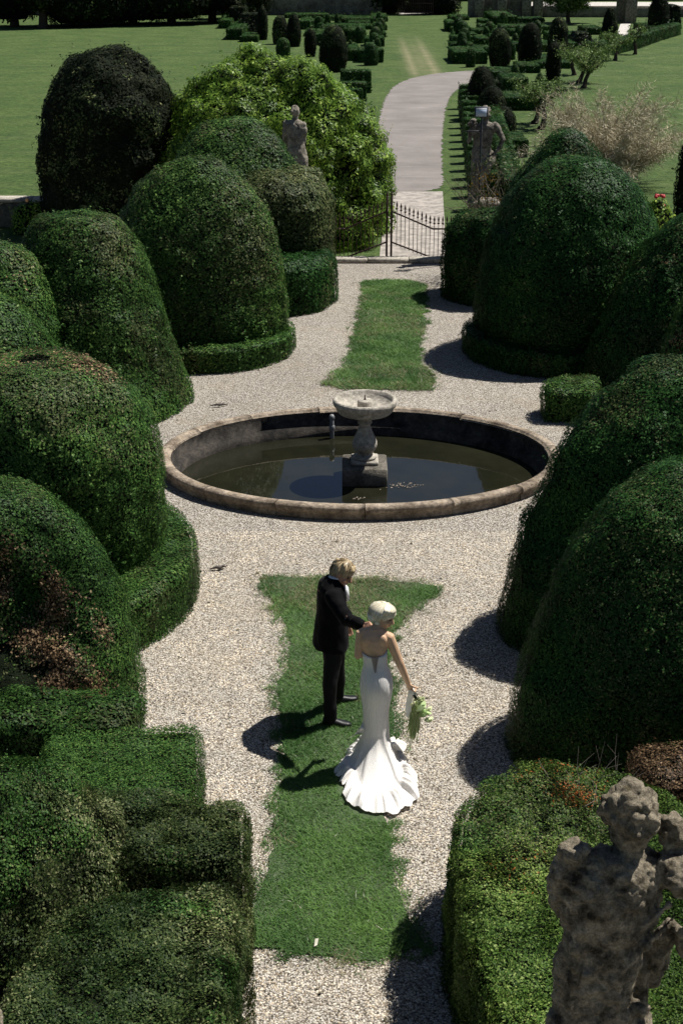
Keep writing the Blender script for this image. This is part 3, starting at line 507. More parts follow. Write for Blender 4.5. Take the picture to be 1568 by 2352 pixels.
prism('block_hedge', q, 1.0, 'broad bright green hedge with orange singed corner, behind the near statue', group=KL, size=.0205, seed=41, it=1, rnd=.08, batter=.06, pal='lime', alt='box', mottle=.9, flat=1.6, wob=2.4, rnd_=.9, clump=1.0, gap=.7, cover=1.5, lump=((.04, 1.8), (.03, 5)),
      spots=[(tuple(G(1318, 1830, 1.0)), .16, 'orange', .7), (tuple(G(1290, 1800, 1.0)), .4, 'orange', .10), (tuple(G(1250, 1900, 1.0)), .7, 'dull', .5), (tuple(G(1210, 2000, 1.0)), .3, 'orange', .03)])
q = [(2.4, 10.3), (2.45, 9.75), (3.6, 9.6), (3.7, 10.3)]
prism('singed_hedge', q, .98, 'rusty brown singed hedge behind the head of the near statue', group=KL, size=.024, seed=42, it=1, pal='brown', alt='box', mottle=.9, lump=((.08, 2), (.04, 5)), spots=[(tuple(G(1420, 1790, 1.2)), .25, 'orange', .2)])
prism('leafy_bush', circ(3.75, 10.0, .7), 1.35, 'fresh green leafy bush at the right edge behind the near statue', 'shrub', size=.04, seed=43, lump=((.14, 2), (.07, 5)), rnd=.4)
# bare twigs beside the singed hedge
def twigs(name, c, n, h, spread, seed, m, label, cat='twigs', r=.006):
    rr = np.random.default_rng(seed); b = B()
    for i in range(n):
        p = np.array(c)+np.array([rr.normal()*spread*.3, rr.normal()*spread*.3, 0]); d = nrm(np.array([rr.normal()*spread, rr.normal()*spread, 1])); pts = [p]; L = h*(.6+.5*rr.random())
        for s in range(5): d = nrm(d+rr.normal(size=3)*.22); pts.append(pts[-1]+d*L/5)
        b.tube(pts, [r, r*.9, r*.7, r*.55, r*.4, r*.25], 4, False)
        for s in (2, 3, 4): e = nrm(d+rr.normal(size=3)*.7); b.tube([pts[s], pts[s]+e*L*.22], [r*.5, r*.2], 3, False)
    return tag(b.obj(name, m, tuple(c)), label, cat)
M_twig = plain('grey_twig', (.22, .19, .15), .9)
def scatter_litter():
    rr = np.random.default_rng(77); V = []; F = []; 
    for i in range(900):
        x, y = rr.uniform(-3.2, 4.0), rr.uniform(7.5, 33)
        if ((x-PC[0])/PR[0])**2+((y-PC[1])/PR[1])**2 < 1.02: continue
        d = np.array([math.cos(a := rr.random()*6.28), math.sin(a), 0]); s_ = np.array([-d[1], d[0], 0]); l = .012+.022*rr.random(); p = np.array([x, y, .02]); n0 = len(V)
        V += [p-d*l, p+s_*l*.4+[0, 0, .008], p+d*l, p-s_*l*.4]; F.append([n0, n0+1, n0+2, n0+3])
    return tag(mk('leaf_litter', np.array(V), [np.array(F)], plain('old_leaf', (.10, .085, .05), .9, .5, 3)), kind='stuff')
scatter_litter()
c = G(1362, 1862, .9); twigs('bare_twigs', (c[0], c[1]+.15, .5), 22, .85, .25, 3, M_twig, 'bare grey twigs poking up left of the singed hedge', r=.004)
c = P(1190, 440, 32.2); twigs('dead_branches', (c[0]+.1, 31.9, 1.5), 12, 1.5, .5, 4, M_twig, 'bleached dead branches sticking out beside the right gate statue', 'branches', r=.011)
t_ = empty('dry_shrub', (3.55, 32.4, 0), 'dry yellowed shrub at the feet of the right gate statue', 'shrub')
o_ = twigs('branches', (3.55, 32.4, 1.0), 40, 1.9, .55, 52, plain('dry_twig', (.09, .075, .05), .9), None, None, r=.012); o_.parent = t_; o_.location = (0, 0, 1.0)
e_ = B(); e_.ell((3.5, 32.3, 2.0), (.75, .6, .75), 24, 16); V_, Q_, c_ = leaves(np.concatenate([e_.V[0][[f[0], f[1], f[2]]][None] for f in e_.F]), .055, .30, 53, 'dull', jit=.25, spots=[((3.15, 31.85, 2.15), .35, 'gold', .8), ((3.5, 31.75, 1.7), .3, 'gold', .8), ((3.2, 31.8, 1.55), .2, 'gold', .8)]); mk('leaves', V_, [Q_], M_leaf, (3.55, 32.4, 0), t_, col=c_)
# laurel bush
def puff(V, n): return V+n*(.40*(vnoise(V, .8, 77)-.45)+.60*(vnoise(V, 1.7, 78)-.5)+.38*(vnoise(V, 3.6, 79)-.5))[:, None]
dome('laurel_bush', -1.75, 37.55, 2.85, 4.3, 'big loose bright green laurel bush beyond the gate, left of the drive', 'bush', k=3.0, q=2.0, tuck=.99, sq=3.0, size=.09, cover=1.5, seed=61, pal='laurel', m=M_gloss, lump=(), sub=puff, jit=.10, up=.5, res=(180, 100), mottle=.25, asp=.42, rel=.45, gap=.9)
# ------------------------------------------------------------------ gate, kerb, walls
kb = B(); xs = [-1.3, -.35, .62, 1.6, 2.55, 3.45]
for a, c in zip(xs[:-1], xs[1:]): kb.box((a+.004, 33.62, 0), (c-.004, 33.95, .12+.004*math.sin(a*9)), .02)
tag(kb.obj('stone_threshold', M_stone, (1.1, 33.8, 0)), 'pale stone kerb of long slabs across the gateway', 'kerb')
GY = 34.15
def gate_leaf(sx, label):
    x0 = 1.14+sx*.03; t = empty('iron_gate', (x0, GY, .1), label, 'gate', 'iron gate leaves'); W = 1.9
    def rail(d): return 1.13-.41*min(1, d/1.02)
    b = B(); b.box((min(x0, x0+sx*.05), GY-.025, .02), (max(x0, x0+sx*.05), GY+.025, 1.52), .004); b.lathe([(.02, 1.52), (.03, 1.545), (.012, 1.57), (.0001, 1.66)], (x0+sx*.025, GY, 0), 8, cap=False); b.obj('stile', M_iron, (x0, GY, .1), t)
    for nm, dz in (('top_rail', 0), ('lower_rail', -.735)):
        b = B(); pts = [(0.05, 1.14+dz), (1.02, .73+dz), (W, .73+dz)]
        for (a, z1), (c, z2) in zip(pts[:-1], pts[1:]): b.tube([(x0+sx*a, GY, max(z1, .035)), (x0+sx*c, GY, max(z2, .035))], .021, 6)
        b.obj(nm, M_iron, (x0, GY, .1), t)
    for i in range(1, 19):
        d = .05+i*.1; z = rail(d)+.24; b = B(); x = x0+sx*d; b.tube([(x, GY, max(.02, rail(d)-.75)), (x, GY, z-.02)], .008, 5, False)
        b.lathe([(.008, z-.13), (.032, z-.10), (.010, z-.075), (.014, z-.055), (.024, z-.01), (.0001, z+.09)], (x, GY, 0), 6, cap=False); b.obj('spear_bar', M_iron, (x0, GY, .1), t)
gate_leaf(1, 'rusty iron gate leaf standing against the drive, right of the centre post'); gate_leaf(-1, 'rusty iron gate leaf standing against the laurel bush, left of the centre post')
for x, lab in ((-1.1, 'stone gate pillar under the left statue, mostly hidden by leaves'), (3.4, 'stone gate pillar under the right statue, mostly hidden by leaves')):
    b = B(); b.box((x-.32, 34.0, 0), (x+.32, 34.64, .2), .02); b.box((x-.27, 34.05, .202), (x+.27, 34.59, 1.25), .01); b.box((x-.36, 33.96, 1.252), (x+.36, 34.68, 1.40), .03); tag(b.obj('gate_pillar', M_gstat, (x, 34.3, 0)), lab, 'pillar', 'gate pillars')
lw = B(); lw.box((-30, 38.2, 0), (-4.2, 38.6, .66), .01); o = empty('low_wall', (-15, 38.4, 0), 'low rubble wall with a pale flat coping at the left edge, below the lawn', 'wall'); lw.obj('wall', M_bwall, (-15, 38.4, 0), o)
lw = B()
for i in range(13): lw.box((-30+i*1.98, 38.14, .662), (-30+i*1.98+1.97, 38.66, .76), .012)
lw.obj('coping', M_stone, (-15, 38.4, 0), o)
lw = B(); lw.box((8.5, 33.8, 0), (22, 34.15, .7), .02); tag(lw.obj('low_wall', M_bwall, (15, 34, 0)), 'low dark wall at the right edge under the red roses', 'wall')
def rose(x, y, h, cols, label, seed):
    rr = np.random.default_rng(seed); t = empty('rose_bush', (x, y, 0), label, 'rose bush'); dome('foliage', x, y, .45, h, None, size=.07, cover=.7, seed=seed, pal='laurel', lump=((.15, 2),), res=(40, 24), parent=t, z0=0)
    for c, du in cols:
        b = B(); p = np.array([x+du[0], y+du[1], h+du[2]])
        for k in range(3): b.ell(p+rr.normal(size=3)*.018, (.05, .05, .04), 10, 7)
        b.obj('rose_bloom', plain('rose_petal_'+('red' if c[1] < .1 else 'apricot'), c, .6), tuple(p), t, smooth=True)
c = G(60, 545); rose(c[0], c[1]+.6, .75, [((.7, .36, .15), (0, -.1, .12)), ((.75, .5, .25), (.45, -.2, -.25)), ], 'rose bush with an apricot bloom before the low wall', 71)
c = P(1508, 450, 34.6); rose(c[0], 34.6, c[2]-.1, [((.36, .012, .016), (0, 0, .1)), ((.32, .01, .012), (.12, -.1, .12)), ((.34, .012, .015), (.13, -.1, -.12)), ((.5, .02, .015), (-.1, -.1, -.2))], 'rose bush with red blooms beside the right edge', 72)
# ------------------------------------------------------------------ the parterre far behind
ORD = ['first', 'second', 'third', 'fourth', 'fifth', 'sixth', 'seventh', 'eighth', 'ninth', 'tenth', 'eleventh', 'twelfth', 'thirteenth', 'fourteenth', 'fifteenth']
sd_ = [100]
def fbox(u0, u1, vb, vt, dep, label, group, rot=0.0, **kw):
    a = G(u0, vb); b = G(u1, vb); z = P((u0+u1)/2, vt, a[1])[2]; sd_[0] += 1; dx = rot*dep
    pts = [(a[0], a[1]), (b[0], b[1]), (b[0]+dx, b[1]+dep), (a[0]+dx, a[1]+dep)]
    S = a[1]*.0009
    kw.setdefault('size', max(.045, S)); kw.setdefault('jit', .012); kw.setdefault('gap', .1); kw.setdefault('flat', 2.2); return prism('box_hedge', pts, max(.35, z), label, group=group, seed=sd_[0], it=0, pal=kw.pop('pal', 'far'), rnd=.10, cover=1.1, lump=((.03, 1.5),), step=.35, **kw)
def fcone(u, vb, wpx, vt, label, group, k=3.2, pal='yew', name='yew_cone', tuck=.8):
    c = G(u, vb); dep = c[1]*math.cos(PITCH)+CAMZ*math.sin(PITCH); r = wpx/2*dep/FPX; c = G(u, vb); y = c[1]+r*.6; h = P(u, vt, y)[2]; sd_[0] += 1
    return dome(name, c[0], y, r, h, label, group=group, size=c[1]*.0009, seed=sd_[0], pal=pal, k=k, m=M_dull, res=(40, 30), lump=((.06, 1.2),), tuck=tuck, cover=1.1, jit=.015, gap=.1)
def fball(u, v, rpx, label, group):
    r0 = .9; c = G(u, v+rpx, .75); dep = c[1]*math.cos(PITCH)+6.4*math.sin(PITCH); r = rpx*dep/FPX; sd_[0] += 1
    return dome('box_ball', c[0], c[1]+r*.5, r, .75+1.15*r, label, group=group, size=c[1]*.0008, seed=sd_[0], pal='far', res=(30, 20), k=4, tuck=.9, lump=((.03, 2),), cover=1.1, jit=.012, gap=.1, flat=2.2)
GB = 'clipped balls in the far parterre'; GH = 'low hedges of the far parterre'; GC = 'yew cones of the far parterre'
for i, (u0, u1, vb, vt, d, lab) in enumerate([
  (1039, 1118, 147, 119, 4.5, 'nearest low hedge of the right parterre, at the drive bend'), (1034, 1088, 113, 102, 2.5, 'narrow low hedge just behind the nearest right parterre hedge'),
  (1036, 1086, 98, 84, 2.5, 'low hedge under two balls, midway up the mown strip on its right'), (1040, 1094, 89, 77, 2.5, 'low stepped hedge beside the mown strip, fourth from its near end on the right'),
  (1035, 1080, 75, 62, 3.5, 'low hedge carrying the widest ball right of the mown strip'), (1026, 1045, 73, 51, 4, 'tall narrow hedge end at the right side of the mown strip'),
  (1034, 1077, 47, 39, 4, 'farthest low hedge right of the mown strip'), (1092, 1122, 106, 87, 3, 'low hedge block just left of the nearest big yew cone'),
  (1084, 1174, 79, 71, 3, 'long low hedge behind the nearest big yew cone'), (1100, 1139, 68, 59, 3, 'short low hedge between two balls on the right parterre'),
  (1131, 1186, 58, 37, 9, 'tall box hedge before the far balustrade'), (1149, 1262, 78, 60, 3, 'long low hedge behind the rust topped yew cone'),
  (1172, 1205, 84, 70, 3, 'small low hedge left of the rust topped yew cone'), (1155, 1212, 208, 180, 3.2, 'dark low hedge left of the nearest slim yew cone'),
  (1127, 1190, 184, 164, 3, 'low hedge below the nearest big yew cone'), (1151, 1252, 254, 222, 2.6, 'long low hedge with a dark front left of the nearest fruit tree'),
  (1155, 1212, 362, 320, 2.2, 'dark block hedge with a browned top right of the right gate statue'), (1225, 1310, 158, 142, 3, 'low hedge between the slim yew cone and the fruit trees'),
  (1342, 1384, 80, 64, 4, 'low hedge under the bushy round tree'), (1190, 1240, 168, 150, 3, 'low hedge right of the nearest big yew cone'), (1262, 1350, 95, 78, 4, 'low hedge behind the truncated yew'), (1390, 1440, 98, 86, 3, 'low hedge at the foot of the pointed yew, beside the side path'), (1480, 1530, 74, 60, 5, 'low hedge below the largest far yew'),
  (1100, 1165, 56, 48, 3, 'low hedge at the back of the right parterre, left of the tall box hedge'), (1186, 1250, 52, 44, 3, 'low hedge in front of the stone posts, right of the tall box hedge'), (1125, 1150, 98, 84, 4, 'short dark hedge tucked behind the nearest big yew cone on its left'),
  (1176, 1200, 118, 98, 4, 'dark hedge between the two nearest big yew cones'), (1244, 1272, 120, 102, 4, 'dark hedge right of the rust topped yew cone'), (1236, 1268, 150, 132, 3, 'small hedge touching the slim yew cone on its left'), (1150, 1200, 196, 184, 1.5, 'thin hedge strip in front of the nearest big yew cone'),
  (1290, 1325, 112, 98, 4, 'low hedge left of the truncated yew'), (1205, 1245, 236, 220, 2, 'low hedge end by the nearest fruit tree crown'), (1350, 1392, 112, 98, 3, 'low hedge right of the truncated yew'), (1090, 1125, 128, 108, 2, 'square hedge block on the nearest right parterre hedge')]):
    fbox(u0, u1, vb, vt, d, lab, GH)
for i, (u0, u1, vb, vt, d, lab) in enumerate([
  (823, 880, 144, 114, 2.2, 'nearest low hedge of the left parterre, its dark end facing the camera'), (799, 823, 140, 114, 6, 'low hedge wing at the left of the nearest left parterre hedge'),
  (798, 839, 96, 68, 5, 'tall dark block hedge midway in the left parterre'), (837, 882, 107, 86, 2.2, 'low hedge beside the mown strip, second on its left'),
  (850, 886, 86, 76, 2.5, 'low hedge beside the mown strip, third on its left'), (857, 888, 70, 58, 4, 'low hedge beside the mown strip, fourth on its left'), (853, 890, 50, 38, 6, 'farthest low hedge left of the mown strip'),
  (784, 857, 54, 42, 4, 'long dark low hedge at the back of the left parterre'), (747, 853, 68, 58, 3, 'long low hedge across the middle of the left parterre'), (708, 751, 60, 48, 4, 'low hedge behind the lone ball of the left parterre'),
  (714, 751, 70, 63, 2, 'low hedge carrying the lone ball of the left parterre'), (689, 712, 68, 48, 6, 'narrow low hedge right of the twin slim yews'), (653, 751, 42, 36, 3, 'farthest thin hedge across the left parterre'), (743, 786, 48, 40, 3, 'low hedge under two tiny balls at the far wall'),
  (503, 530, 66, 46, 14, 'low hedge along the lawn under the flat topped yew'), (520, 556, 92, 66, 10, 'low stepped hedge along the lawn before the cube yew'), (552, 592, 97, 82, 4, 'low hedge at the foot of the trapezoid yew'), (724, 748, 104, 78, 8, 'low hedge left of the nearest left yew cone'),
  (751, 800, 84, 72, 4, 'long hedge behind the nearest left yew cone'), (700, 735, 84, 72, 4, 'short hedge above the shorter slim yew'), (764, 812, 48, 40, 3, 'low hedge at the back of the left parterre, under the tiny pair of balls'), (690, 722, 56, 46, 3, 'small hedge behind the tall slim yew on its right'), (800, 850, 60, 50, 3, 'low hedge before the long dark back hedge'), (840, 862, 128, 104, 3, 'upright hedge end on the nearest left parterre hedge')]):
    fbox(u0, u1, vb, vt, d, lab, GH)
fbox(782, 852, 214, 162, 1.2, 'tall curved box hedge between the laurel and the drive', GH, size=.08); fbox(782, 841, 240, 190, 1.0, 'lower box hedge in front of the curved one beside the laurel', GH, size=.07); fbox(800, 832, 252, 205, .7, 'shortest box hedge beside the laurel', GH, size=.07)
cs = lambda x, y: (955.5+x/2.56, y/2.56)
for (x, y, r), lab in zip([(280, 235, 33), (270, 192, 30), (285, 172, 35), (270, 130, 42), (250, 108, 32), (252, 88, 24), (322, 288, 30), (430, 132, 30), (412, 160, 20), (605, 153, 28), (713, 126, 28), (515, 73, 27), (583, 200, 22), (568, 258, 20), (580, 380, 28), (725, 432, 25)],
  ['second ball from the near end, right of the mown strip', 'third ball from the near end, right of the mown strip', 'fourth ball from the near end, right of the mown strip', 'widest ball right of the mown strip', 'second farthest ball right of the mown strip', 'farthest ball right of the mown strip', 'nearest ball on the nearest right parterre hedge', 'ball just above and left of the nearest big yew cone', 'tiny ball left of the nearest big yew cone', 'ball left of the rust topped yew cone', 'ball between the rust topped cone and the tall round yew', 'ball on the tall box hedge before the balustrade', 'small ball right of the nearest big yew cone', 'lowest small ball between two big yew cones', 'ball at the foot of the nearest big yew cone', 'ball left of the slim yew cone foot']):
    u, v = cs(x, y); fball(u, v, r/2.56, 'clipped green '+lab, GB)
cl = lambda x, y: (477.7+x/2.56, y/2.56)
for (x, y, r), lab in zip([(958, 262, 46), (978, 199, 33), (985, 163, 36), (997, 228, 22), (1006, 75, 22), (1015, 111, 26), (1002, 134, 28), (663, 138, 32), (793, 152, 25), (509, 76, 25), (650, 101, 30), (702, 84, 18), (758, 82, 17), (835, 237, 16), (440, 230, 44), (890, 160, 30)],
  ['biggest ball on the nearest left parterre hedge', 'third ball from the near end, left of the mown strip', 'fourth ball from the near end, left of the mown strip', 'second ball from the near end, left of the mown strip', 'farthest ball left of the mown strip', 'second farthest ball left of the mown strip', 'third farthest ball left of the mown strip', 'lone ball on a small hedge in the left parterre', 'ball peeping over the nearest left yew cone', 'ball behind the twin slim yews', 'ball on the hedge behind the lone ball', 'tiny ball at the far wall, left of a pair', 'tiny ball at the far wall, right of a pair', 'small ball right of the nearest left yew cone', 'brown topped ball before the twin slim yews', 'ball on the tall dark block hedge']):
    u, v = cl(x, y); fball(u, v, r/2.56, 'clipped green '+lab, GB)
for u, vb, w_, vt, lab, k in [(1147, 157, 54, 65, 'nearest big yew cone of the right parterre', 4), (1216, 153, 56, 52, 'rust topped yew cone of the right parterre', 3.4), (1281, 125, 50, 39, 'tall round topped yew behind the slim yew cone', 3.4), (1270, 186, 38, 96, 'slim yew cone right of the rust topped one', 4), (1400, 90, 36, 19, 'pointed yew beside the side path', 2.4),
  (1512, 72, 50, -12, 'largest far yew near the stone gate posts', 3), (1104, 275, 72, 150, 'tall yew with a brown top beside the drive', 2.8), (1128, 300, 78, 196, 'middle yew above the right gate statue', 2.6), (1158, 308, 66, 243, 'lowest rounded yew right of the gate statue', 2.2),
  (520, 44, 27, -14, 'flat topped dark yew at the far left of the parterre', 5), (603, 92, 27, 12, 'slim round yew right of the trapezoid yew', 3), (643, 102, 38, 36, 'brown topped yew left of the twin', 3.6), (675, 108, 34, 31, 'tall slim yew right of the brown topped one', 3.2), (713, 131, 30, 64, 'shorter slim yew left of the nearest left cone', 4), (766, 166, 66, 58, 'nearest left yew cone beside the laurel', 3)]:
    fcone(u, vb, w_, vt, lab, GC, k)
fbox(528, 563, 60, 17, 3.5, 'tall cube shaped yew block on the left parterre', GC, pal='yew'); fbox(553, 592, 78, 32, 3, 'trapezoid yew block on the left parterre', GC, pal='yew', batter=.5); fbox(1322, 1354, 108, 76, 2.5, 'truncated yew block behind the fruit trees', GC, pal='yew', batter=.45); fbox(1532, 1556, 66, 13, 3, 'yew block at the far right corner', GC, pal='yew', batter=.35); fbox(1104, 1147, 215, 188, 1.2, 'small flat topped yew block between two rounded ones by the drive', GC, pal='yew')
# buttressed hedge along the right of the drive
for i in range(14):
    f = i/13.0; v = 482-232*f**.8; u = 1077-25*f; sd_[0] += 1
    c = G(u, v); prism('buttress_hedge', [(c[0], c[1]-.22), (c[0]+.75, c[1]-.22), (c[0]+.75, c[1]+.22), (c[0], c[1]+.22)], 1.05, ('nearest the gate' if i == 0 else ORD[i]+' from the gate')+', small box buttress beside the drive verge', group='box buttresses beside the drive', size=max(.055, c[1]*.0012), seed=sd_[0], it=0, rnd=.06, lump=((.04, 2),), step=.2, pal='far')
pts = [(G(u, v)) for u, v in [(1088, 490), (1084, 440), (1076, 360), (1068, 290), (1062, 235)]]
prism('drive_hedge', [(p[0]+.78, p[1]) for p in pts]+[(p[0]+1.35, p[1]) for p in pts[::-1]], .95, 'long low hedge behind the buttresses along the drive', size=.07, seed=99, it=0, rnd=.08, pal='far', step=.4)
pts = [G(u, v) for u, v in [(1373, 133), (1420, 124), (1470, 111), (1510, 96), (1562, 80)]]
prism('meadow_hedge', [(p[0], p[1]) for p in pts]+[(p[0]-.3, p[1]+1.6) for p in pts[::-1]], .85, 'long low hedge bordering the meadow at the right', size=.12, seed=98, it=0, rnd=.1, pal='far', step=.5)
# fruit trees
def tree(name, base, top, cr, ch, label, cat, group, size, pal, seed, trunk=.12, n=6, cover=.32, m=M_leaf, shape=None):
    rr = np.random.default_rng(seed); t = empty(name, tuple(base), label, cat, group); b = B(); base = np.array(base); top = np.array(top); mid = (base+top)/2+np.array([rr.normal()*.06, rr.normal()*.06, 0])
    b.tube([base, base*.7+mid*.3+[.03, 0, 0], mid, top], [trunk*1.4, trunk, trunk*.85, trunk*.75], 8); tips = []
    for i in range(n):
        a = i/n*6.283+rr.random(); d = np.array([math.cos(a)*cr*.75, math.sin(a)*cr*.75, ch*(.3+.5*rr.random())]); p2 = top+d*.5+rr.normal(size=3)*.05; p3 = top+d+rr.normal(size=3)*.08; b.tube([top, p2, p3], [trunk*.62, trunk*.45, trunk*.2], 6, False); tips += [p2*.6+top*.4, p2, p3, (p2+p3)/2, p3+d*.2]
    b.obj('trunk', M_bark, tuple(base), t); Tl = []
    for p in tips:
        for j in range(3):
            q = p+rr.normal(size=3)*np.array([cr*.12, cr*.12, ch*.10]); r = cr*(.09+.11*rr.random()); e = B(); e.ell(q, (r, r, r*.8), 8, 6); F = [f for f in e.F]; Vv = e.V[0]
            Tl += [Vv[[f[0], f[1], f[2]]] for f in F]+[Vv[[f[0], f[2], f[3]]] for f in F if len(f) == 4]
    V, Q, col = leaves(np.array(Tl), size, cover, seed, pal, jit=.12*cr, mottle=.5, back=.8); mk('crown', V, [Q], m, tuple(base), t, col=col); return t
FT = 'gnarled fruit trees'
def ftree(ub, vb, ut, vt, cr, ch, label, seed, sz=.10): 
    b0 = G(ub, vb); tree('fruit_tree', b0, P(ut, vt, b0[1]), cr, ch, label, 'tree', FT, sz, 'fruit', seed)
ftree(1241, 297, 1245, 240, 1.0, 1.0, 'gnarled fruit tree nearest the gate statue, right trunk of two', 201, .08); ftree(1226, 284, 1232, 236, .85, .95, 'gnarled fruit tree nearest the gate statue, left trunk of two', 202, .08)
ftree(1317, 172, 1312, 138, .9, 1.1, 'small leaning fruit tree behind the slim yew cone', 203); ftree(1327, 190, 1342, 150, 1.3, 1.2, 'broad fruit tree in the middle of the orchard row', 204); ftree(1339, 202, 1352, 165, 1.0, 1.0, 'fruit tree leaning right behind the feathery shrub', 205)
ftree(1411, 139, 1412, 108, 1.0, .9, 'fruit tree with a wide forked trunk before the meadow', 206, .12); ftree(1457, 125, 1455, 92, .7, 1.0, 'upright fruit tree at the far right of the row', 207, .12)
c = G(1315, 58); tree('bushy_tree', (c[0], c[1]+3, 0), (c[0], c[1]+3, 1.2), 2.9, 4.2, 'bushy round pale green tree before the balustrade', 'tree', None, .20, 'fruit', 210, .2, 12, 1.2)
# feathery tamarisk shrub
def feathery():
    rr = np.random.default_rng(66); base = G(1392, 425); t = empty('feathery_shrub', tuple(base), 'feathery beige leafless shrub spreading behind the right domes', 'shrub'); b = B(); VV = []; CC = []
    for i in range(135):
        a = rr.random()*6.28; sp = abs(rr.normal())*.5; d = nrm(np.array([math.cos(a)*sp, math.sin(a)*sp, 1])); p = base+np.array([math.cos(a)*.25, math.sin(a)*.25, 0]); L = 3.5*(.45+.55*rr.random()); pts = [p]
        for s in range(8): d = nrm(d+rr.normal(size=3)*.10+np.array([math.cos(a)*.06, math.sin(a)*.06, -.035*s*.5])); pts.append(pts[-1]+d*L/8)
        b.tube(pts, [.016, .014, .012, .010, .008, .007, .006, .005, .004], 4, False)
        for s in range(2, 9):
            for j in range(22):
                q = pts[s]*(1-(f := rr.random()))+pts[s-1]*f; e = nrm(d*.7+rr.normal(size=3)*.75); l = .22+.25*rr.random(); q2 = q+e*l+np.array([0, 0, -.08*rr.random()])
                for k in range(3):
                    qq = q+(q2-q)*(k*.33); g_ = nrm(e+rr.normal(size=3)*.6)*.16; sd3 = nrm(np.cross(g_, rr.normal(size=3)))*.006; VV += [qq-sd3, qq+sd3, qq+g_+sd3*.4, qq+g_-sd3*.4]; CC.append(rr.random())
    b.obj('stems', plain('tamarisk_stem', (.22, .19, .135), .9), tuple(base), t); N = len(CC); r = np.array(CC)[:, None]; col = np.array([.28, .245, .17])*(1-r)+np.array([.54, .49, .365])*r
    mk('twigs', np.array(VV), [np.arange(4*N).reshape(N, 4)], M_peb, tuple(base), t, col=np.repeat(col, 4, 0))
feathery()
# ------------------------------------------------------------------ far boundary
b = B(); b.box((-90, 147, 0), (4.0, 147.6, 4.2), .03); tag(b.obj('brick_wall', M_bwall, (-40, 147.3, 0)), 'long old brick wall closing the lawn at the top left', 'wall')
b = B(); b.box((12.0, 143, 0), (17.6, 143.7, 3.0), .05); tag(b.obj('stone_wall', M_bwall, (14, 143.3, 0)), 'high plain stone wall right of the far iron gate', 'wall')
b = B(); b.box((17.9, 142.6, 0), (36, 143.1, 1.0), .04); tag(b.obj('parapet_wall', stone('parapet_stone', (.2, .18, .15), (.08, .07, .06), None, 1, .45), (27, 142.8, 0)), 'low parapet wall with stone posts before the road', 'wall')
for i, u in enumerate((1100, 1152, 1209, 1236)):
    x = P(u, 30, 142)[0]; b = B(); b.box((x-.42, 142.2, 0), (x+.42, 143.4, 2.6), .03); tag(b.obj('stone_post', M_gstat, (x, 142.8, 0)), ORD[i]+' stone post from the left along the parapet wall', 'post', 'parapet posts')
for i, u in enumerate((1429, 1447)):
    c = G(u, 52+i*2); b = B(); b.box((c[0]-.5, c[1], 0), (c[0]+.5, c[1]+1, 3.4), .04); b.box((c[0]-.6, c[1]-.1, 2.9), (c[0]+.6, c[1]+1.1, 3.05), .03); tag(b.obj('gate_post', M_gstat, (c[0], c[1]+.5, 0)), ('left' if i == 0 else 'right')+' tall stone gate post at the end of the side path', 'gate post', 'stone gate posts')
sheet('road', [(18, 150), (80, 150), (80, 175), (18, 175)], .02, M_road, it=0)
sheet('side_path', [G(*q) for q in [(1414, 84), (1440, 82), (1447, 55), (1424, 55)]], .02, M_road, it=0)
gt = empty('far_iron_gate', (6.9, 146, 0), 'distant dark iron gate between the trees at the top', 'gate')
b = B(); x0, x1 = P(929, 20, 146)[0], P(994, 20, 146)[0]
for x in np.linspace(x0, x1, 15): b.tube([(x, 146, .05), (x, 146, 1.9)], .035, 5, False)
b.obj('bars', M_iron, (6.9, 146, 0), gt); b = B()
for z in (.25, 1.1, 1.85): b.tube([(x0, 146, z), (x1, 146, z)], .05, 5)
b.obj('rails', M_iron, (6.9, 146, 0), gt)
sheet('gate_path', [(x0-.5, 148), (x1+.5, 148), (x1+4, 175), (x0-2, 175)], .02, M_road, it=0)
GT = 'big dark trees along the far boundary'
def bigtree(x, y, r, h, low, label, seed, pal='yew'):
    t = empty('dark_tree', (x, y, 0), label, 'tree', GT); b = B(); b.tube([(x, y, 0), (x+.05, y, 1.2), (x, y, h*.5)], [.42, .32, .25], 10); b.obj('trunk', M_bark, (x, y, 0), t)
    dome('crown', x, y, r, h-low, None, size=.26, cover=1.6, seed=seed, pal=pal, m=M_dull, z0=low, k=2, lump=((.7, .35), (.3, 1)), res=(48, 36), parent=t, jit=.3, tuck=.75)
for i, (u, v, r, h, low, lab) in enumerate([(28, 62, 2.2, 9, .6, 'dark tree at the top left corner'), (95, 66, 2.0, 9, 1.5, 'dark tree with a bare grey trunk before the brick wall, second from the left'), (195, 62, 4.0, 10, .3, 'dark tree whose crown touches the lawn, third from the left'), (300, 58, 3.6, 10, .4, 'broad dark tree above the lawn, fourth from the left'), (390, 58, 3.2, 10, .5, 'dark tree above the lawn, fifth from the left'), (484, 54, 3.4, 10, 1.1, 'dark tree with a pale trunk at the lawn edge'), (560, 44, 2.6, 9, .2, 'dark tree left of the visible brick wall'), (880, 33, 2.6, 10, .1, 'dark tree left of the far iron gate'), (1020, 33, 1.7, 10, .0, 'dark tree right of the far iron gate')]):
    c = G(u, v); bigtree(c[0], c[1]+r*.5, r, h, low, lab, 300+i)
prism('roadside_trees', [(10, 180), (140, 180), (140, 192), (10, 192)], 9, 'dark band of trees beyond the pale road', 'trees', size=.5, seed=340, it=0, pal='yew', m=M_dull, step=2, rnd=1.5, lump=((1.2, .25), (.5, .8)))['kind'] = 'stuff'
prism('boundary_trees', [(-90, 152), (9, 152), (9, 162), (-90, 162)], 9, 'dark band of trees beyond the brick wall', 'trees', size=.5, seed=341, it=0, pal='yew', m=M_dull, step=2, rnd=1.5, lump=((1.2, .25), (.5, .8)))['kind'] = 'stuff'
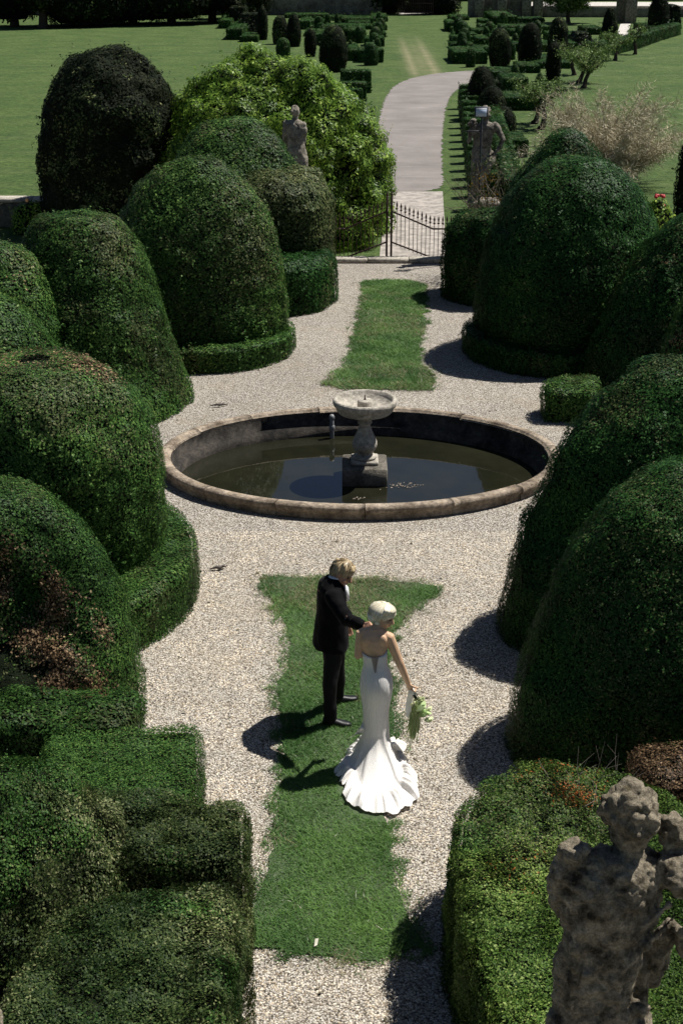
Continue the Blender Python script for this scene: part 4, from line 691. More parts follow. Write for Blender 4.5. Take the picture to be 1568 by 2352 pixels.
# ------------------------------------------------------------------ statues
def RZ(a): c, s = math.cos(a), math.sin(a); return np.array([[c, -s, 0], [s, c, 0], [0, 0, 1.]])
def lump_hair(b, c, r, n, seed, lo=.25):
    rr = np.random.default_rng(seed)
    for i in range(n):
        d = nrm(rr.normal(size=3)); 
        if d[2] < -.35: d[2] *= -1
        q = r*(lo+.16*rr.random()); b.ell(np.asarray(c)+d*r*.88, (q, q, q*.85), 10, 8)
def near_statue():
    N = lambda x, y, d=0.0: P(1225+x/4.0, 1764+y/4.0, 5.85+d); k = .00052; b = B(); X = np.array([1., 0, 0]); Yv = np.array([0, 1., 0])
    ring = lambda x, y, w, th, d=0: (N(x, y, d), X*w*k, Yv*th)
    b.loft([ring(560, 2700, 470, .22), ring(560, 2500, 440, .20), ring(560, 2300, 415, .17), ring(545, 2100, 385, .15), ring(560, 1900, 390, .14), ring(600, 1700, 400, .13), ring(690, 1450, 440, .135), ring(720, 1200, 470, .14), ring(730, 1000, 500, .14, .01), ring(740, 880, 520, .12, .02), ring(780, 790, 330, .08, .03), ring(860, 740, 150, .07, .04)], 28)
    b.tube([N(860, 790, .04), N(880, 640, .05)], [.08, .082], 14); b.ell(N(885, 560, .06), (.105, .115, .12)); lump_hair(b, N(885, 400, .05), .135, 42, 3, .22); b.ell(N(885, 420, .05), (.128, .125, .115))
    b.tube([N(350, 800, .02), N(262, 960, .02), N(225, 1150, .04), N(250, 1260, .16), N(420, 1500, .34)], [.072, .068, .056, .052, .04], 14); b.ell(N(350, 775, .01), (.075, .075, .06))
    b.tube([N(1250, 930, .0), N(1420, 1040, -.02), N(1600, 1250, .05), N(1500, 1450, .2)], [.10, .085, .07, .05], 14); b.ell(N(1290, 910, 0), (.09, .08, .07))
    b.ell(N(1275, 590, .08), (.078, .08, .085)); lump_hair(b, N(1275, 560, .08), .075, 20, 5, .26); b.tube([N(1290, 700, .08), N(1330, 900, .06)], [.06, .085], 12)
    b.tube([N(1330, 1480, .12), N(1380, 1640, .10), N(1420, 1760, .08)], [.045, .04, .02], 10)
    b.tube([N(1230, 1480, .16), N(1120, 1720, .20), N(1060, 1930, .20)], [.06, .075, .045], 12); b.tube([N(980, 1800, .16), N(965, 2000, .16), N(960, 2250, .14), N(1020, 2400, .10)], [.035, .04, .05, .05], 12)
    for x0, y0, x1, y1 in [(1300, 1350, 620, 2050), (1250, 1250, 480, 1900), (420, 1300, 330, 2300), (650, 1500, 560, 2400), (820, 1500, 760, 2400)]:
        b.tube([N(x0, y0, -.10), N((x0+x1)/2, (y0+y1)/2, -.12), N(x1, y1, -.13)], [.012, .022, .014], 8)
    b.ell(N(940, 2220, -.06), (.05, .05, .05)); b.ell(N(210, 2330, -.05), (.06, .06, .05))
    c = N(600, 2600); b.loft([((c[0], 5.85, 1.50), X*.30, Yv*.26), ((c[0], 5.85, 1.66), X*.28, Yv*.24), ((c[0], 5.85, 1.95), X*.25, Yv*.22)], 20)
    base = (c[0], 5.85, 1.46); o = remeshed(b, 'stone_statue', M_statue, .011, base, sm=3, noise=((.014, 9), (.016, 20), (.012, 48)))
    tag(o, 'dark lichened stone statue seen from behind at the bottom right, curly headed', 'statue', 'near terrace statues'); return o
st = near_statue()
s2 = st.copy(); C.objects.link(s2); s2.scale = (-1, 1, 1); s2['label'] = 'sliver of a stone statue showing only at the left edge near the bottom'
s2.location = (P(8, 2110, 5.85)[0]-.345, 5.85, 1.46+.02)
for o, lab in ((st, 'right'), (s2, 'left')):
    x = o.location.x; b = B(); b.box((x-.38, 5.47, 0), (x+.38, 6.23, .16), .02); b.box((x-.32, 5.53, .162), (x+.32, 6.17, 1.3), .015); b.box((x-.4, 5.45, 1.302), (x+.4, 6.25, 1.46), .03); tag(b.obj('statue_pedestal', M_gstat, (x, 5.85, 0)), 'stone pedestal carrying the near '+lab+' statue', 'pedestal', 'statue pedestals')
def gate_statue(cx, S, kind, ks=1.0):
    b = B(); X = np.array([1., 0, 0]); Yv = np.array([0, 1., 0]); k = ks/9.143/97.5
    ring = lambda x, y, w, th: (S(x, y, 0), X*w*k, Yv*th)
    if kind == 'r':
        b.loft([ring(430, 2160, 150, .2), ring(440, 1950, 110, .12), ring(480, 1750, 120, .12), ring(540, 1550, 190, .14), ring(590, 1350, 225, .16), ring(590, 1180, 225, .16), ring(580, 1050, 205, .14), ring(590, 950, 190, .12), ring(620, 750, 205, .14), ring(650, 600, 235, .15), ring(660, 500, 220, .13), ring(670, 440, 120, .08)], 22)
        b.tube([S(670, 450, 0), S(675, 340, 0)], [.07, .07], 12); b.ell(S(680, 250, -.02), (.095, .11, .14)); lump_hair(b, S(675, 190, .02), .105, 22, 4, .24); b.ell(S(765, 310, -.05), (.03, .03, .04))
        b.tube([S(860, 500, 0), S(940, 620, 0), S(1035, 800, -.06), S(960, 960, -.1), S(850, 1090, -.12)], [.085, .075, .06, .055, .045], 12); b.ell(S(860, 1130, -.13), (.06, .05, .04))
        b.tube([S(470, 520, 0), S(350, 680, -.08), S(320, 860, -.12), S(340, 650, -.2), S(420, 500, -.2)], [.08, .075, .065, .055, .05], 12)
        lump_hair(b, S(420, 440, -.2), .085, 22, 6, .3); b.ell(S(320, 480, -.2), (.05, .05, .05)); b.ell(S(790, 1200, .05), (.10, .12, .2))
        for x0, y0, x1, y1 in [(820, 1100, 400, 1420), (800, 1250, 430, 1600), (420, 1250, 400, 1800), (560, 1300, 470, 1900)]: b.tube([S(x0, y0, -.13), S((x0+x1)/2, (y0+y1)/2+30, -.16), S(x1, y1, -.13)], [.02, .035, .02], 8)
        b.box(S(300, 2180, -.28)-[0, 0, .04], S(560, 2060, .28), .03); b.ell(S(360, 1960, .0), (.06, .1, .09)); lab = 'weathered stone statue with one hand on its hip, right of the gate'
    else:
        b.loft([ring(0, 2150, 170, .18), ring(20, 1800, 150, .15), ring(30, 1500, 170, .16), ring(20, 1250, 200, .17), ring(10, 1050, 190, .16), ring(0, 880, 150, .13), ring(-10, 700, 165, .14), ring(-20, 560, 195, .15), ring(-30, 450, 190, .12), ring(-30, 390, 90, .08)], 22)
        b.tube([S(-30, 420, 0), S(-15, 300, 0)], [.07, .065], 12); b.ell(S(-25, 200, 0), (.105, .12, .135)); b.ell(S(-15, 225, .05), (.10, .10, .12))
        for a in (-60, 10, 60): b.tube([S(a*.6-20, 90, -.05), S(a-25, 200, -.13), S(a*.7-20, 300, -.08)], [.012, .02, .012], 6)
        b.tube([S(135, 470, 0), S(160, 650, -.02), S(140, 840, .05), S(60, 900, .2)], [.075, .065, .055, .045], 12); b.tube([S(-180, 450, 0), S(-215, 620, -.02), S(-210, 800, .05), S(-140, 900, .15)], [.075, .062, .05, .045], 12); b.ell(S(60, 1080, .02), (.13, .15, .2))
        b.tube([S(110, 1080, -.12), S(40, 1400, -.15), S(60, 2000, -.15)], [.02, .035, .02], 8); b.box(S(-190, 2200, -.28)-[0, 0, .0], S(190, 2100, .28), .03); lab = 'grey stone statue with a hooded head seen from behind, left of the gate'
    base = (cx, 34.3, 1.41); o = remeshed(b, 'stone_statue', M_gstat if kind == 'r' else M_pale, .018, base, sm=3, noise=((.015, 7), (.010, 20))); return tag(o, lab, 'statue', 'gate statues')
gate_statue(3.4, lambda x, y, d=0: P(1041.2+x/9.143, 232.7+y/9.143, 34.3+d), 'r')
gate_statue(-1.1, lambda x, y, d=0: P(680+x*1.15/9.143, 232+y/9.143*1.02, 34.3+d), 'l', 1.15)
S = lambda x, y, d=0: P(1041.2+x/9.143, 232.7+y/9.143, 33.86+d)
p0 = S(590, 330); fl = empty('floodlight', (p0[0], p0[1], 0), 'dark rectangular floodlight on a thin pole before the right gate statue', 'floodlight')
M_dark = plain('dark_metal', (.02, .02, .024), .5, .2, 10)
b = B(); b.tube([(p0[0], p0[1], .01), (p0[0], p0[1], p0[2])], .022, 8); b.obj('pole', M_dark, (p0[0], p0[1], 0), fl)
b = B(); q = S(600, 628); b.tube([q, S(262, 628)], .016, 6); b.obj('bracket', M_dark, (p0[0], p0[1], 0), fl)
a0, a1 = S(432, 338, -.04), S(722, 112, -.04); b = B(); b.box((a0[0], a0[1]-.05, a0[2]), (a1[0], a0[1]+.04, a1[2]), .012); b.obj('housing', M_dark, (p0[0], p0[1], 0), fl)
b = B(); b.box((a0[0]+.03, a0[1]-.056, a0[2]+.025), (a1[0]-.03, a0[1]-.051, a1[2]-.025)); mg = plain('lamp_glass', (.42, .48, .60), .25, .08, 6); b.obj('glass', mg, (p0[0], p0[1], 0), fl)  # bluish sky reflection put into the glass colour
b = B(); b.box((a0[0]+.045, a0[1]-.0585, a1[2]-.055), (a1[0]-.045, a0[1]-.057, a1[2]-.035)); b.obj('reflector_edge', plain('pale_reflector', (.6, .56, .42), .4, .1), (p0[0], p0[1], 0), fl)
# ------------------------------------------------------------------ the couple
def skin(name, c):
    m, nt, bs = mat(name); f = noise(nt, coord(nt), 14, 4); col = ramp(nt, f, [(.3, tuple(x*.9 for x in c)), (.7, tuple(x*1.08 for x in c))]); nt.links.new(col, bs.inputs['Base Color'])
    bs.inputs['Roughness'].default_value = .5; bs.inputs['Specular IOR Level'].default_value = .35; bs.inputs['Subsurface Weight'].default_value = .1; bs.inputs['Subsurface Radius'].default_value = (.012, .005, .003); return m
M_skin = skin('fair_skin', (.53, .34, .21)); M_skin2 = skin('tanned_skin', (.42, .23, .15))
def velvet():
    m, nt, bs = mat('black_velvet'); bs.inputs['Base Color'].default_value = (.003, .003, .0035, 1); bs.inputs['Roughness'].default_value = .85; bs.inputs['Sheen Weight'].default_value = .03; bs.inputs['Sheen Roughness'].default_value = .35; bs.inputs['Specular IOR Level'].default_value = .08
    bump(nt, bs, noise(nt, coord(nt), 9, 4, .5), .03, .5); return m
M_velvet = velvet(); M_trouser = plain('black_wool', (.005, .005, .006), .8, .2, 20, spec=.15); M_shirt = plain('white_cotton', (.8, .8, .8), .7, .03); M_satin = plain('black_satin', (.006, .006, .007), .3, .2); M_shoe = plain('black_leather', (.005, .005, .006), .42, .2, spec=.25)
def hand(b, w_, d, pn, ts, curl, s=1.0):
    """palm and five fingers from wrist w_ along d; palm faces pn; thumb leaves on side ts"""
    w_, d, pn, ts = [np.asarray(q, float) for q in (w_, d, pn, ts)]; d = nrm(d); pn = nrm(pn-d*np.dot(pn, d)); ts = nrm(ts-d*np.dot(ts, d)); k = w_+d*.045*s
    b.loft([(w_-d*.01, ts*.026*s, pn*.019*s), (w_+d*.02*s, ts*.033*s, pn*.018*s), (w_+d*.06*s, ts*.040*s, pn*.016*s), (w_+d*.088*s, ts*.038*s, pn*.013*s)], 16)
    for i, (off, L) in enumerate(((.029, .070), (.010, .079), (-.010, .074), (-.028, .058))):
        p = w_+d*.083*s+ts*off*s; pts = [p]; a = curl*.55
        for j in range(3): e = d*math.cos(a)+pn*math.sin(a); pts.append(pts[-1]+e*L*s*(.45, .32, .23)[j]); a += curl*.62
        b.tube(pts, [.0098*s, .009*s, .008*s, .0068*s], 8)
    p = w_+d*.025*s+ts*.03*s; e = nrm(ts*.75+d*.65+pn*.35); q = p+e*.036*s; e2 = nrm(d*.75+pn*(.35+.35*curl)+ts*.1); b.tube([p-e*.012*s, q, q+e2*.03*s, q+e2*.052*s], [.014*s, .012*s, .010*s, .008*s], 8)
def head(b, c, f, up, s=1.0):
    """skull, jaw, nose, lips, brow, ears; c = centre, f = facing, up = crown"""
    c, f, up = [np.asarray(q, float) for q in (c, f, up)]; f = nrm(f); up = nrm(up-f*np.dot(up, f)); r = np.cross(f, up); R = np.stack([r, f, up], 1); L = lambda x, y, z: c+R@(np.array([x, y, z])*s)
    b.R = R
    b.ell(L(0, -.012, .03), (.076*s, .097*s, .09*s), 20, 14, R); b.ell(L(0, .022, -.035), (.062*s, .070*s, .082*s), 18, 12, R); b.ell(L(0, .052, -.092), (.030*s, .03*s, .026*s), 14, 10, R)
    b.tube([L(0, .088, .022), L(0, .104, -.012), L(0, .114, -.030)], [.009*s, .012*s, .014*s], 8); b.ell(L(0, .098, -.036), (.019*s, .014*s, .011*s), 10, 8, R)
    b.ell(L(0, .089, -.060), (.024*s, .011*s, .007*s), 10, 8, R); b.ell(L(0, .086, -.071), (.020*s, .011*s, .007*s), 10, 8, R)
    for sx in (-1, 1):
        b.ell(L(sx*.030, .078, .022), (.026*s, .016*s, .010*s), 10, 8, R); b.ell(L(sx*.042, .062, -.030), (.024*s, .02*s, .022*s), 10, 8, R); b.ell(L(sx*.076, -.006, -.012), (.012*s, .024*s, .034*s), 10, 8, R)
    return L
def eyes(L, o, s=1.0):
    for sx in (-1, 1):
        b = B(); b.ell(L(sx*.031, .079, .003), (.0135, .009, .007), 10, 8); b.obj('eye', plain('eye_dark', (.03, .022, .018), .3), tuple(L(0, 0, 0)), o, smooth=True)
def strands(L, n, seed, root, tipf, w_, colA, colB, name, parent, matl, segs=6, wob=.006):
    rr = np.random.default_rng(seed); V = []; F = []; col = []
    for i in range(n):
        a, t = rr.random()*2-1, rr.random(); p0 = root(a, t); p1 = tipf(a, t); cc = colA*(1-(q := rr.random()))+colB*q; pts = []; wv = rr.normal(size=3)*wob
        for j in range(segs): f = j/(segs-1); pts.append(p0(f) if callable(p0) else p0*(1-f)+p1*f+wv*math.sin(f*3.1))
        sdv = nrm(np.cross(pts[-1]-pts[0], pts[segs//2]-L(0, 0, -.02))); k = len(V)
        for j, p in enumerate(pts): ww = w_*(1-.6*j/(segs-1)); V += [p-sdv*ww, p+sdv*ww]; col += [cc, cc]
        F += [[k+2*j, k+2*j+1, k+2*j+3, k+2*j+2] for j in range(segs-1)]
    return np.array(V), np.array(F), np.array(col)
def hair_mat(name, rough=.45):
    m = leaf_mat(name, rough, .35, .08); return m
def hair_obj(name, b, vox, parent, matl, base, colA, colB, SV, noise_, extra=None):
    """hair mass plus lying strands in one mesh"""
    o = remeshed(b, name, matl, vox, base, None, 3, noise_, extra); me = o.data; n = len(me.vertices); V = np.empty(n*3, np.float32); me.vertices.foreach_get('co', V); V = V.reshape(-1, 3)+np.array(base)
    Fq = {}
    for p in me.polygons: Fq.setdefault(len(p.vertices), []).append(list(p.vertices))
    bpy.data.objects.remove(o); q = (vnoise(V*np.array([1, 1, .3]), 60, 3))[:, None]; col = colA*(1-q)+colB*q; SVv, SF, SC = SV
    return mk(name, np.concatenate([V, SVv]), [np.array(x) for x in Fq.values()]+[SF+n], matl, tuple(base), parent, smooth=True, col=np.concatenate([col, SC]))
# --- the groom
def groom():
    Y = 12.40; X0 = -.085; base = np.array([X0, 12.38, 0.02]); f = nrm(np.array([.96, .20, 0])); sd_v = np.array([.20, -.96, 0.]); sd_v = nrm(sd_v); up = np.array([0, 0, 1.])
    hc = P(786, 1316, 12.42); L0 = B(); body = B(); fh = nrm(np.array([.80, -.42, -.42])); L = head(body, hc, fh, np.array([.35, .05, .93]), 1.02); HR = body.R
    nb = np.array([X0+.0, 12.42, 1.44]); body.tube([nb, nb*.35+hc*.65+[-.02, 0, -.06], hc+[-.02, .01, -.03]], [.085, .062, .058], 14)
    body.loft([(np.array([X0, 12.42, .9]), f*.12, sd_v*.16), (np.array([X0, 12.42, 1.2]), f*.11, sd_v*.17), (np.array([X0-.03, 12.42, 1.42]), f*.11, sd_v*.18), (nb+[0, 0, .03], f*.06, sd_v*.08)], 18)
    sh = np.array([X0+.0, 12.25, 1.425]); el = P(797, 1420, 12.03); wr = P(833, 1437, 11.84); body.tube([sh, el, wr], [.055, .045, .03], 12)
    hd = nrm(wr-el); hand(body, wr, nrm(hd+np.array([.25, -.05, .05])), np.array([.2, -.6, -.75]), np.array([.3, .4, .6]), .45)
    sh2 = np.array([X0, 12.60, 1.42]); el2 = np.array([X0-.02, 12.72, 1.15]); wr2 = np.array([X0+.12, 12.70, .93]); body.tube([sh2, el2, wr2], [.055, .045, .03], 12); hand(body, wr2, np.array([.35, 0, -.9]), np.array([0, -1, 0]), np.array([1, 0, .2]), .5)
    an1 = np.array([-.105, 12.26, .10]); an2 = np.array([-.02, 12.70, .10]); hp1 = np.array([X0, 12.31, .92]); hp2 = np.array([X0+.02, 12.53, .92])
    for h_, a_ in ((hp1, an1), (hp2, an2)): body.tube([h_, (h_+a_)/2, a_], [.06, .045, .036], 12)
    o = remeshed(body, 'person', M_skin2, .0055, tuple(base), sm=3); tag(o, 'groom in a black velvet suit with shaggy blond hair, reaching for the bride', 'person'); eyes(L, o)
    # jacket
    b = B(); J = lambda z, off, dp, wd, lean=0: (np.array([X0-.01, 12.42, z])+f*off, f*dp, sd_v*wd)
    b.loft([J(.83, -.01, .172, .225), J(.87, -.01, .172, .225), J(1.0, -.008, .160, .215), J(1.12, .0, .150, .205), J(1.25, 0, .147, .208), J(1.36, 0, .143, .212), J(1.43, .0, .134, .205), J(1.485, .0, .118, .180), J(1.525, .005, .090, .118), J(1.555, .012, .074, .084)], 30, sup=2.3)
    b.tube([sh+[0, 0, .005], sh*.45+el*.55+[0, -.01, -.012], el+[.0, 0, -.01], el*.5+wr*.5+[0, 0, -.008], wr*.9+el*.1], [.080, .075, .068, .059, .049], 16); b.tube([sh2, el2, wr2*.9+el2*.1], [.088, .072, .052], 14)
    def folds(V):
        d = np.linalg.norm(V-el, axis=1); w1 = np.clip(1-d/.2, 0, 1); ph = (V@nrm(wr-sh))*75; return V+np.array([0, -.35, .9])*((np.sin(ph+4*vnoise(V, 9, 2)))*.010*w1)[:, None]
    remeshed(b, 'jacket', M_velvet, .010, tuple(base), o, 5, ((.010, 5), (.006, 13)), folds)
    # trousers
    b = B(); kn1 = P(757, 1572, 12.24); kn2 = np.array([X0+.05, 12.60, .5])
    b.loft([(np.array([X0, 12.42, .82]), f*.135, sd_v*.185), (np.array([X0, 12.42, .98]), f*.13, sd_v*.175)], 20)
    b.tube([hp1+[0, 0, -.03], hp1*.5+kn1*.5+[.012, 0, 0], kn1, kn1*.4+an1*.6+[-.006, 0, 0], an1+[0, 0, -.035]], [.104, .088, .071, .066, .063], 16); b.tube([hp2+[0, 0, -.03], kn2, an2+[-.01, 0, .0]], [.102, .071, .062], 16)
    remeshed(b, 'trousers', M_trouser, .011, tuple(base), o, 4, ((.008, 6), (.006, 14)))
    for an, fd in ((an1, nrm(np.array([.99, -.10, 0]))), (an2, nrm(np.array([.93, .36, 0])))):
        b = B(); s_ = np.cross([0, 0, 1.], fd); a = np.array([an[0], an[1], 0])
        b.loft([(a-fd*.085+[0, 0, .03], s_*.022, up*.012), (a-fd*.08+[0, 0, .055], s_*.034, up*.040), (a-fd*.03+[0, 0, .06], s_*.040, up*.050), (a+fd*.05+[0, 0, .05], s_*.046, up*.040), (a+fd*.12+[0, 0, .04], s_*.050, up*.030), (a+fd*.175+[0, 0, .035], s_*.042, up*.024), (a+fd*.205+[0, 0, .03], s_*.018, up*.014)], 16)
        b.loft([(a-fd*.03+[0, 0, .06], s_*.037, fd*.045), (a-fd*.02+[0, 0, .13], s_*.034, fd*.04)], 14); b.box(a-[.02, .02, -.012], a+[.02, .02, .03]); so_ = remeshed(b, 'shoe', M_shoe, .006, tuple(base), o, 3)
        b = B(); b.loft([(a-fd*.088+[0, 0, .014], s_*.030, up*.012), (a+fd*.05+[0, 0, .014], s_*.047, up*.012), (a+fd*.13+[0, 0, .014], s_*.052, up*.012), (a+fd*.205+[0, 0, .014], s_*.022, up*.012)], 12); b.obj('sole', M_satin, tuple(base), so_) if False else b.obj('shoe_sole', M_satin, tuple(base), o)
    # shirt, collar, bow tie
    b = B(); cb = np.array([X0+.002, 12.42, 1.53]); rings = []
    for z, rr_, dx in ((-.06, .075, .008), (.0, .070, .012), (.03, .067, .018), (.035, .062, .018)): rings.append((cb+f*dx*1.6+[0, 0, z], f*rr_, sd_v*rr_*1.02))
    b.loft(rings, 20); tr = np.array([X0, 12.42, 1.3]); b.loft([(tr+f*.12, f*.05, sd_v*.04), (tr+f*.105+[0, 0, .13], f*.05, sd_v*.075), (cb+f*.03+[0, 0, -.02], f*.055, sd_v*.07)], 14); b.obj('shirt', M_shirt, tuple(base), o, smooth=True)
    b = B(); bt = cb+f*.098+[0, 0, .012]
    for sgn in (-1, 1): b.loft([(bt, f*.012, up*.011), (bt+sd_v*sgn*.03, f*.015, up*.022), (bt+sd_v*sgn*.06, f*.012, up*.032)], 10)
    b.ell(bt, (.014, .014, .015), 10, 8); b.obj('bow_tie', M_satin, tuple(base), o, smooth=True)
    # hair
    b = B(); b.ell(L(0, -.018, .042), (.084, .104, .088), 20, 14, HR); b.ell(L(0, -.070, -.02), (.062, .042, .082), 16, 12, HR); b.ell(L(-.060, -.035, .025), (.026, .05, .05), 12, 10, HR); b.ell(L(.060, -.035, .025), (.026, .05, .05), 12, 10, HR); b.ell(L(.0, .05, .088), (.066, .05, .03), 12, 10, HR)
    cA, cB = np.array([.20, .135, .065]), np.array([.62, .50, .32])
    part = L(0.012, .03, .140)
    def root(a, t):
        ang = a*math.pi; r = L(.012+.02*math.sin(ang), -.01+.06*(t-.4), .136)
        drop = (.045+.055*t) if abs(ang) < 1.9 else .085+.07*t; ex = np.array([math.sin(ang)*.090, math.cos(ang)*.107-.015, 0]); 
        if abs(ang) < .6: drop = .05+.06*t
        def curve(f_):
            z = .138-(f_**1.7)*(drop+.05); k_ = math.sin(min(1, f_*1.25)*math.pi/2); return L(.012*(1-k_)+ex[0]*k_*(1+.14*math.sin(f_*8+a*23)), -.01*(1-k_)+ex[1]*k_*(1+.08*math.sin(f_*6+a*31)), z+.006*math.sin(a*50))
        return curve
    SV = strands(L, 800, 4, root, lambda a, t: L(0, 0, 0), .0038, cA, cB, 'h', o, None, 7); hair_obj('hair', b, .007, o, hair_mat('blond_hair'), tuple(base), cA, cB*.85, SV, ((.016, 20), (.010, 48)))
    return o
groom()
# --- the bride
def bride():
    Y = 11.55; base = np.array([.33, Y, .02]); X = np.array([1., 0, 0]); Yv = np.array([0, 1., 0]); body = B(); q = lambda u, v, d=0.0: P(u, v, Y+d)
    hc = q(880, 1416, .06); f = nrm(np.array([.90, -.26, -.30])); L = head(body, hc, f, np.array([.36, .05, .93]), .94); HR = body.R
    nk = q(862, 1446, .02); body.tube([q(860, 1470, .02), nk, nk*.45+hc*.55+[-.012, 0, -.02], hc+[-.005, 0, -.01]], [.07, .052, .047, .05], 16)
    T = lambda u, v, w_, th, d=0, tl=0: (q(u, v, d), np.array([w_, 0, tl]), Yv*th)
    body.loft([T(863, 1560, .11, .085), T(862, 1520, .092, .07), T(860, 1498, .110, .088), T(859, 1480, .122, .092), T(860, 1466, .142, .085, 0, -.012), T(861, 1455, .150, .068, 0, -.02), T(862, 1447, .105, .055, .01, -.015), T(862, 1441, .06, .05, .01)], 26)
    shr = q(893, 1463); elr = q(917, 1522, .0); wrr = q(937, 1569, .07); shl = q(828, 1453); ell_ = q(822, 1506, -.02); wrl = np.array([.275, 11.82, 1.10])
    body.tube([shr+[-.03, 0, .012], shr, shr*.5+elr*.5, elr, elr*.55+wrr*.45, wrr], [.052, .051, .045, .039, .035, .025], 14); body.tube([shl+[.03, 0, .008], shl, shl*.5+ell_*.5, ell_, ell_*.5+wrl*.5, wrl], [.046, .045, .040, .036, .032, .024], 14)
    for sx in (-1, 1): body.ell(q(859+sx*17, 1472, -.055), (.05, .03, .06), 12, 10)
    hand(body, wrr, nrm(np.array([.28, .05, -.95])), np.array([.55, .75, .1]), np.array([.7, -.55, 0]), 1.15, .95); hand(body, wrl, np.array([.8, .5, .1]), np.array([0, 0, -1]), np.array([0, 1, 0]), .5, .95)
    for sx in (-.045, .045): body.tube([q(863, 1560)+[sx, 0, 0], np.array([.325+sx, Y+.02, .45]), np.array([.325+sx, Y+.04, .09])], [.06, .042, .03], 10); body.ell((.33+sx, Y+.1, .06), (.04, .11, .035))
    o = remeshed(body, 'person', M_skin, .005, tuple(base), sm=4); tag(o, 'bride in a white strapless mermaid gown with a platinum bob, holding flowers low', 'person'); eyes(L, o)
    # gown
    m, nt, bs = mat('sequined_tulle'); oc = coord(nt); wv = nd(nt, 'ShaderNodeTexWave', bands_direction='X'); wv.inputs['Scale'].default_value = 26; wv.inputs['Distortion'].default_value = 9; wv.inputs['Detail'].default_value = 2; wv.inputs['Detail Scale'].default_value = 1.2
    mp = nd(nt, 'ShaderNodeMapping'); mp.inputs['Scale'].default_value = (1, 1, .3); nt.links.new(oc, mp.inputs[0]); nt.links.new(mp.outputs[0], wv.inputs['Vector'])
    sq = nd(nt, 'ShaderNodeTexVoronoi'); sq.inputs['Scale'].default_value = 190; nt.links.new(oc, sq.inputs['Vector']); sc_ = nd(nt, 'ShaderNodeSeparateColor'); nt.links.new(sq.outputs['Color'], sc_.inputs[0])
    nt.links.new(ramp(nt, wv.outputs['Fac'], [(.2, (.74, .71, .66)), (.6, (.89, .86, .81))]), bs.inputs['Base Color']); bs.inputs['Roughness'].default_value = .55
    nt.links.new(ramp(nt, sc_.outputs[0], [(.93, (.6, .6, .6)), (.97, (.12, .12, .12))]), bs.inputs['Roughness']); bump(nt, bs, math_(nt, 'ADD', wv.outputs['Fac'], math_(nt, 'MULTIPLY', sc_.outputs[1], .7)), .003, .5)
    t_ = nd(nt, 'ShaderNodeBsdfTranslucent'); t_.inputs[0].default_value = (.8, .78, .76, 1); ms = nd(nt, 'ShaderNodeMixShader'); ms.inputs[0].default_value = .16; nt.links.new(bs.outputs[0], ms.inputs[1]); nt.links.new(t_.outputs[0], ms.inputs[2]); nt.links.new(ms.outputs[0], nt.nodes['Material Output'].inputs[0]); M_gown = m
    n = 320; th = np.linspace(0, 2*np.pi, n, endpoint=False)   # th=0 at +X, -pi/2 towards the camera
    up_rings = [(859.5, 1495, .119, .097), (860, 1503, .116, .094), (861.5, 1515, .111, .088), (862, 1524, .110, .088), (863, 1535, .122, .098), (864, 1548, .140, .118), (864.5, 1562, .151, .130), (864.5, 1577, .153, .132), (864, 1592, .146, .125), (863.5, 1610, .133, .112), (863, 1630, .122, .104), (863, 1652, .120, .104), (863, 1670, .124, .11)]
    R = []
    for i, (u, v, rx, ry) in enumerate(up_rings):
        c = q(u, v); back = np.clip(-np.sin(th), 0, 1); z = np.full(n, c[2]); seat = math.exp(-((i-6.6)/1.9)**2)*.022
        if i == 0: z = z-.018*back**2+.03*np.clip(np.sin(th), 0, 1)+.016*np.cos(th)**4
        rr_y = ry+seat*back*(1-.25*np.exp(-(np.cos(th)/.12)**2)); R.append(np.stack([c[0]+rx*np.cos(th), c[1]+rr_y*np.sin(th), z], 1))
    top = [r.copy() for r in R[:1]]; top[0][:, :2] = c[:2]*0+np.array([q(859.5, 1495)[0], Y])+(top[0][:, :2]-np.array([q(859.5, 1495)[0], Y]))*.94; top[0][:, 2] -= .005
    R = top+R
    hem_px = [(925, 1722), (935, 1762), (957, 1818), (950, 1845), (944, 1866), (905, 1880), (880, 1876), (850, 1868), (825, 1868), (798, 1845), (778, 1800), (769, 1772), (803, 1735), (815, 1712), (845, 1698), (890, 1698)]
    hem = curve_poly([G(*a)[:2] for a in hem_px], 2); kc = R[-1][:, :2].mean(0); kc2 = np.array([kc[0], Y-.05]); ang = np.arctan2(hem[:, 1]-kc2[1], hem[:, 0]-kc2[0]); rad = np.hypot(hem[:, 0]-kc2[0], hem[:, 1]-kc2[1]); od = np.argsort(ang)
    tt = (th+np.pi) % (2*np.pi)-np.pi; hr = np.interp(tt, ang[od], rad[od], period=2*np.pi)
    ph = np.array([np.cos(th)*3, np.sin(th)*3, np.zeros(n)]).T; rnd = vnoise(ph, 2.2, 5); rnd2 = vnoise(ph, 6, 9); f1 = (vnoise(ph, 1.15, 31)-.5)*2; f2 = (vnoise(ph, 3.1, 32)-.5)*2; f3 = (vnoise(ph, 3.3, 33)-.5)*2; f4 = (vnoise(ph, 7.5, 34)-.5)*2; f5 = vnoise(ph, 2.0, 35); zk = R[-1][0, 2]; K = R[-1].copy(); m_ = 46; trainness = np.clip((hr-.30)/.5, 0, 1)
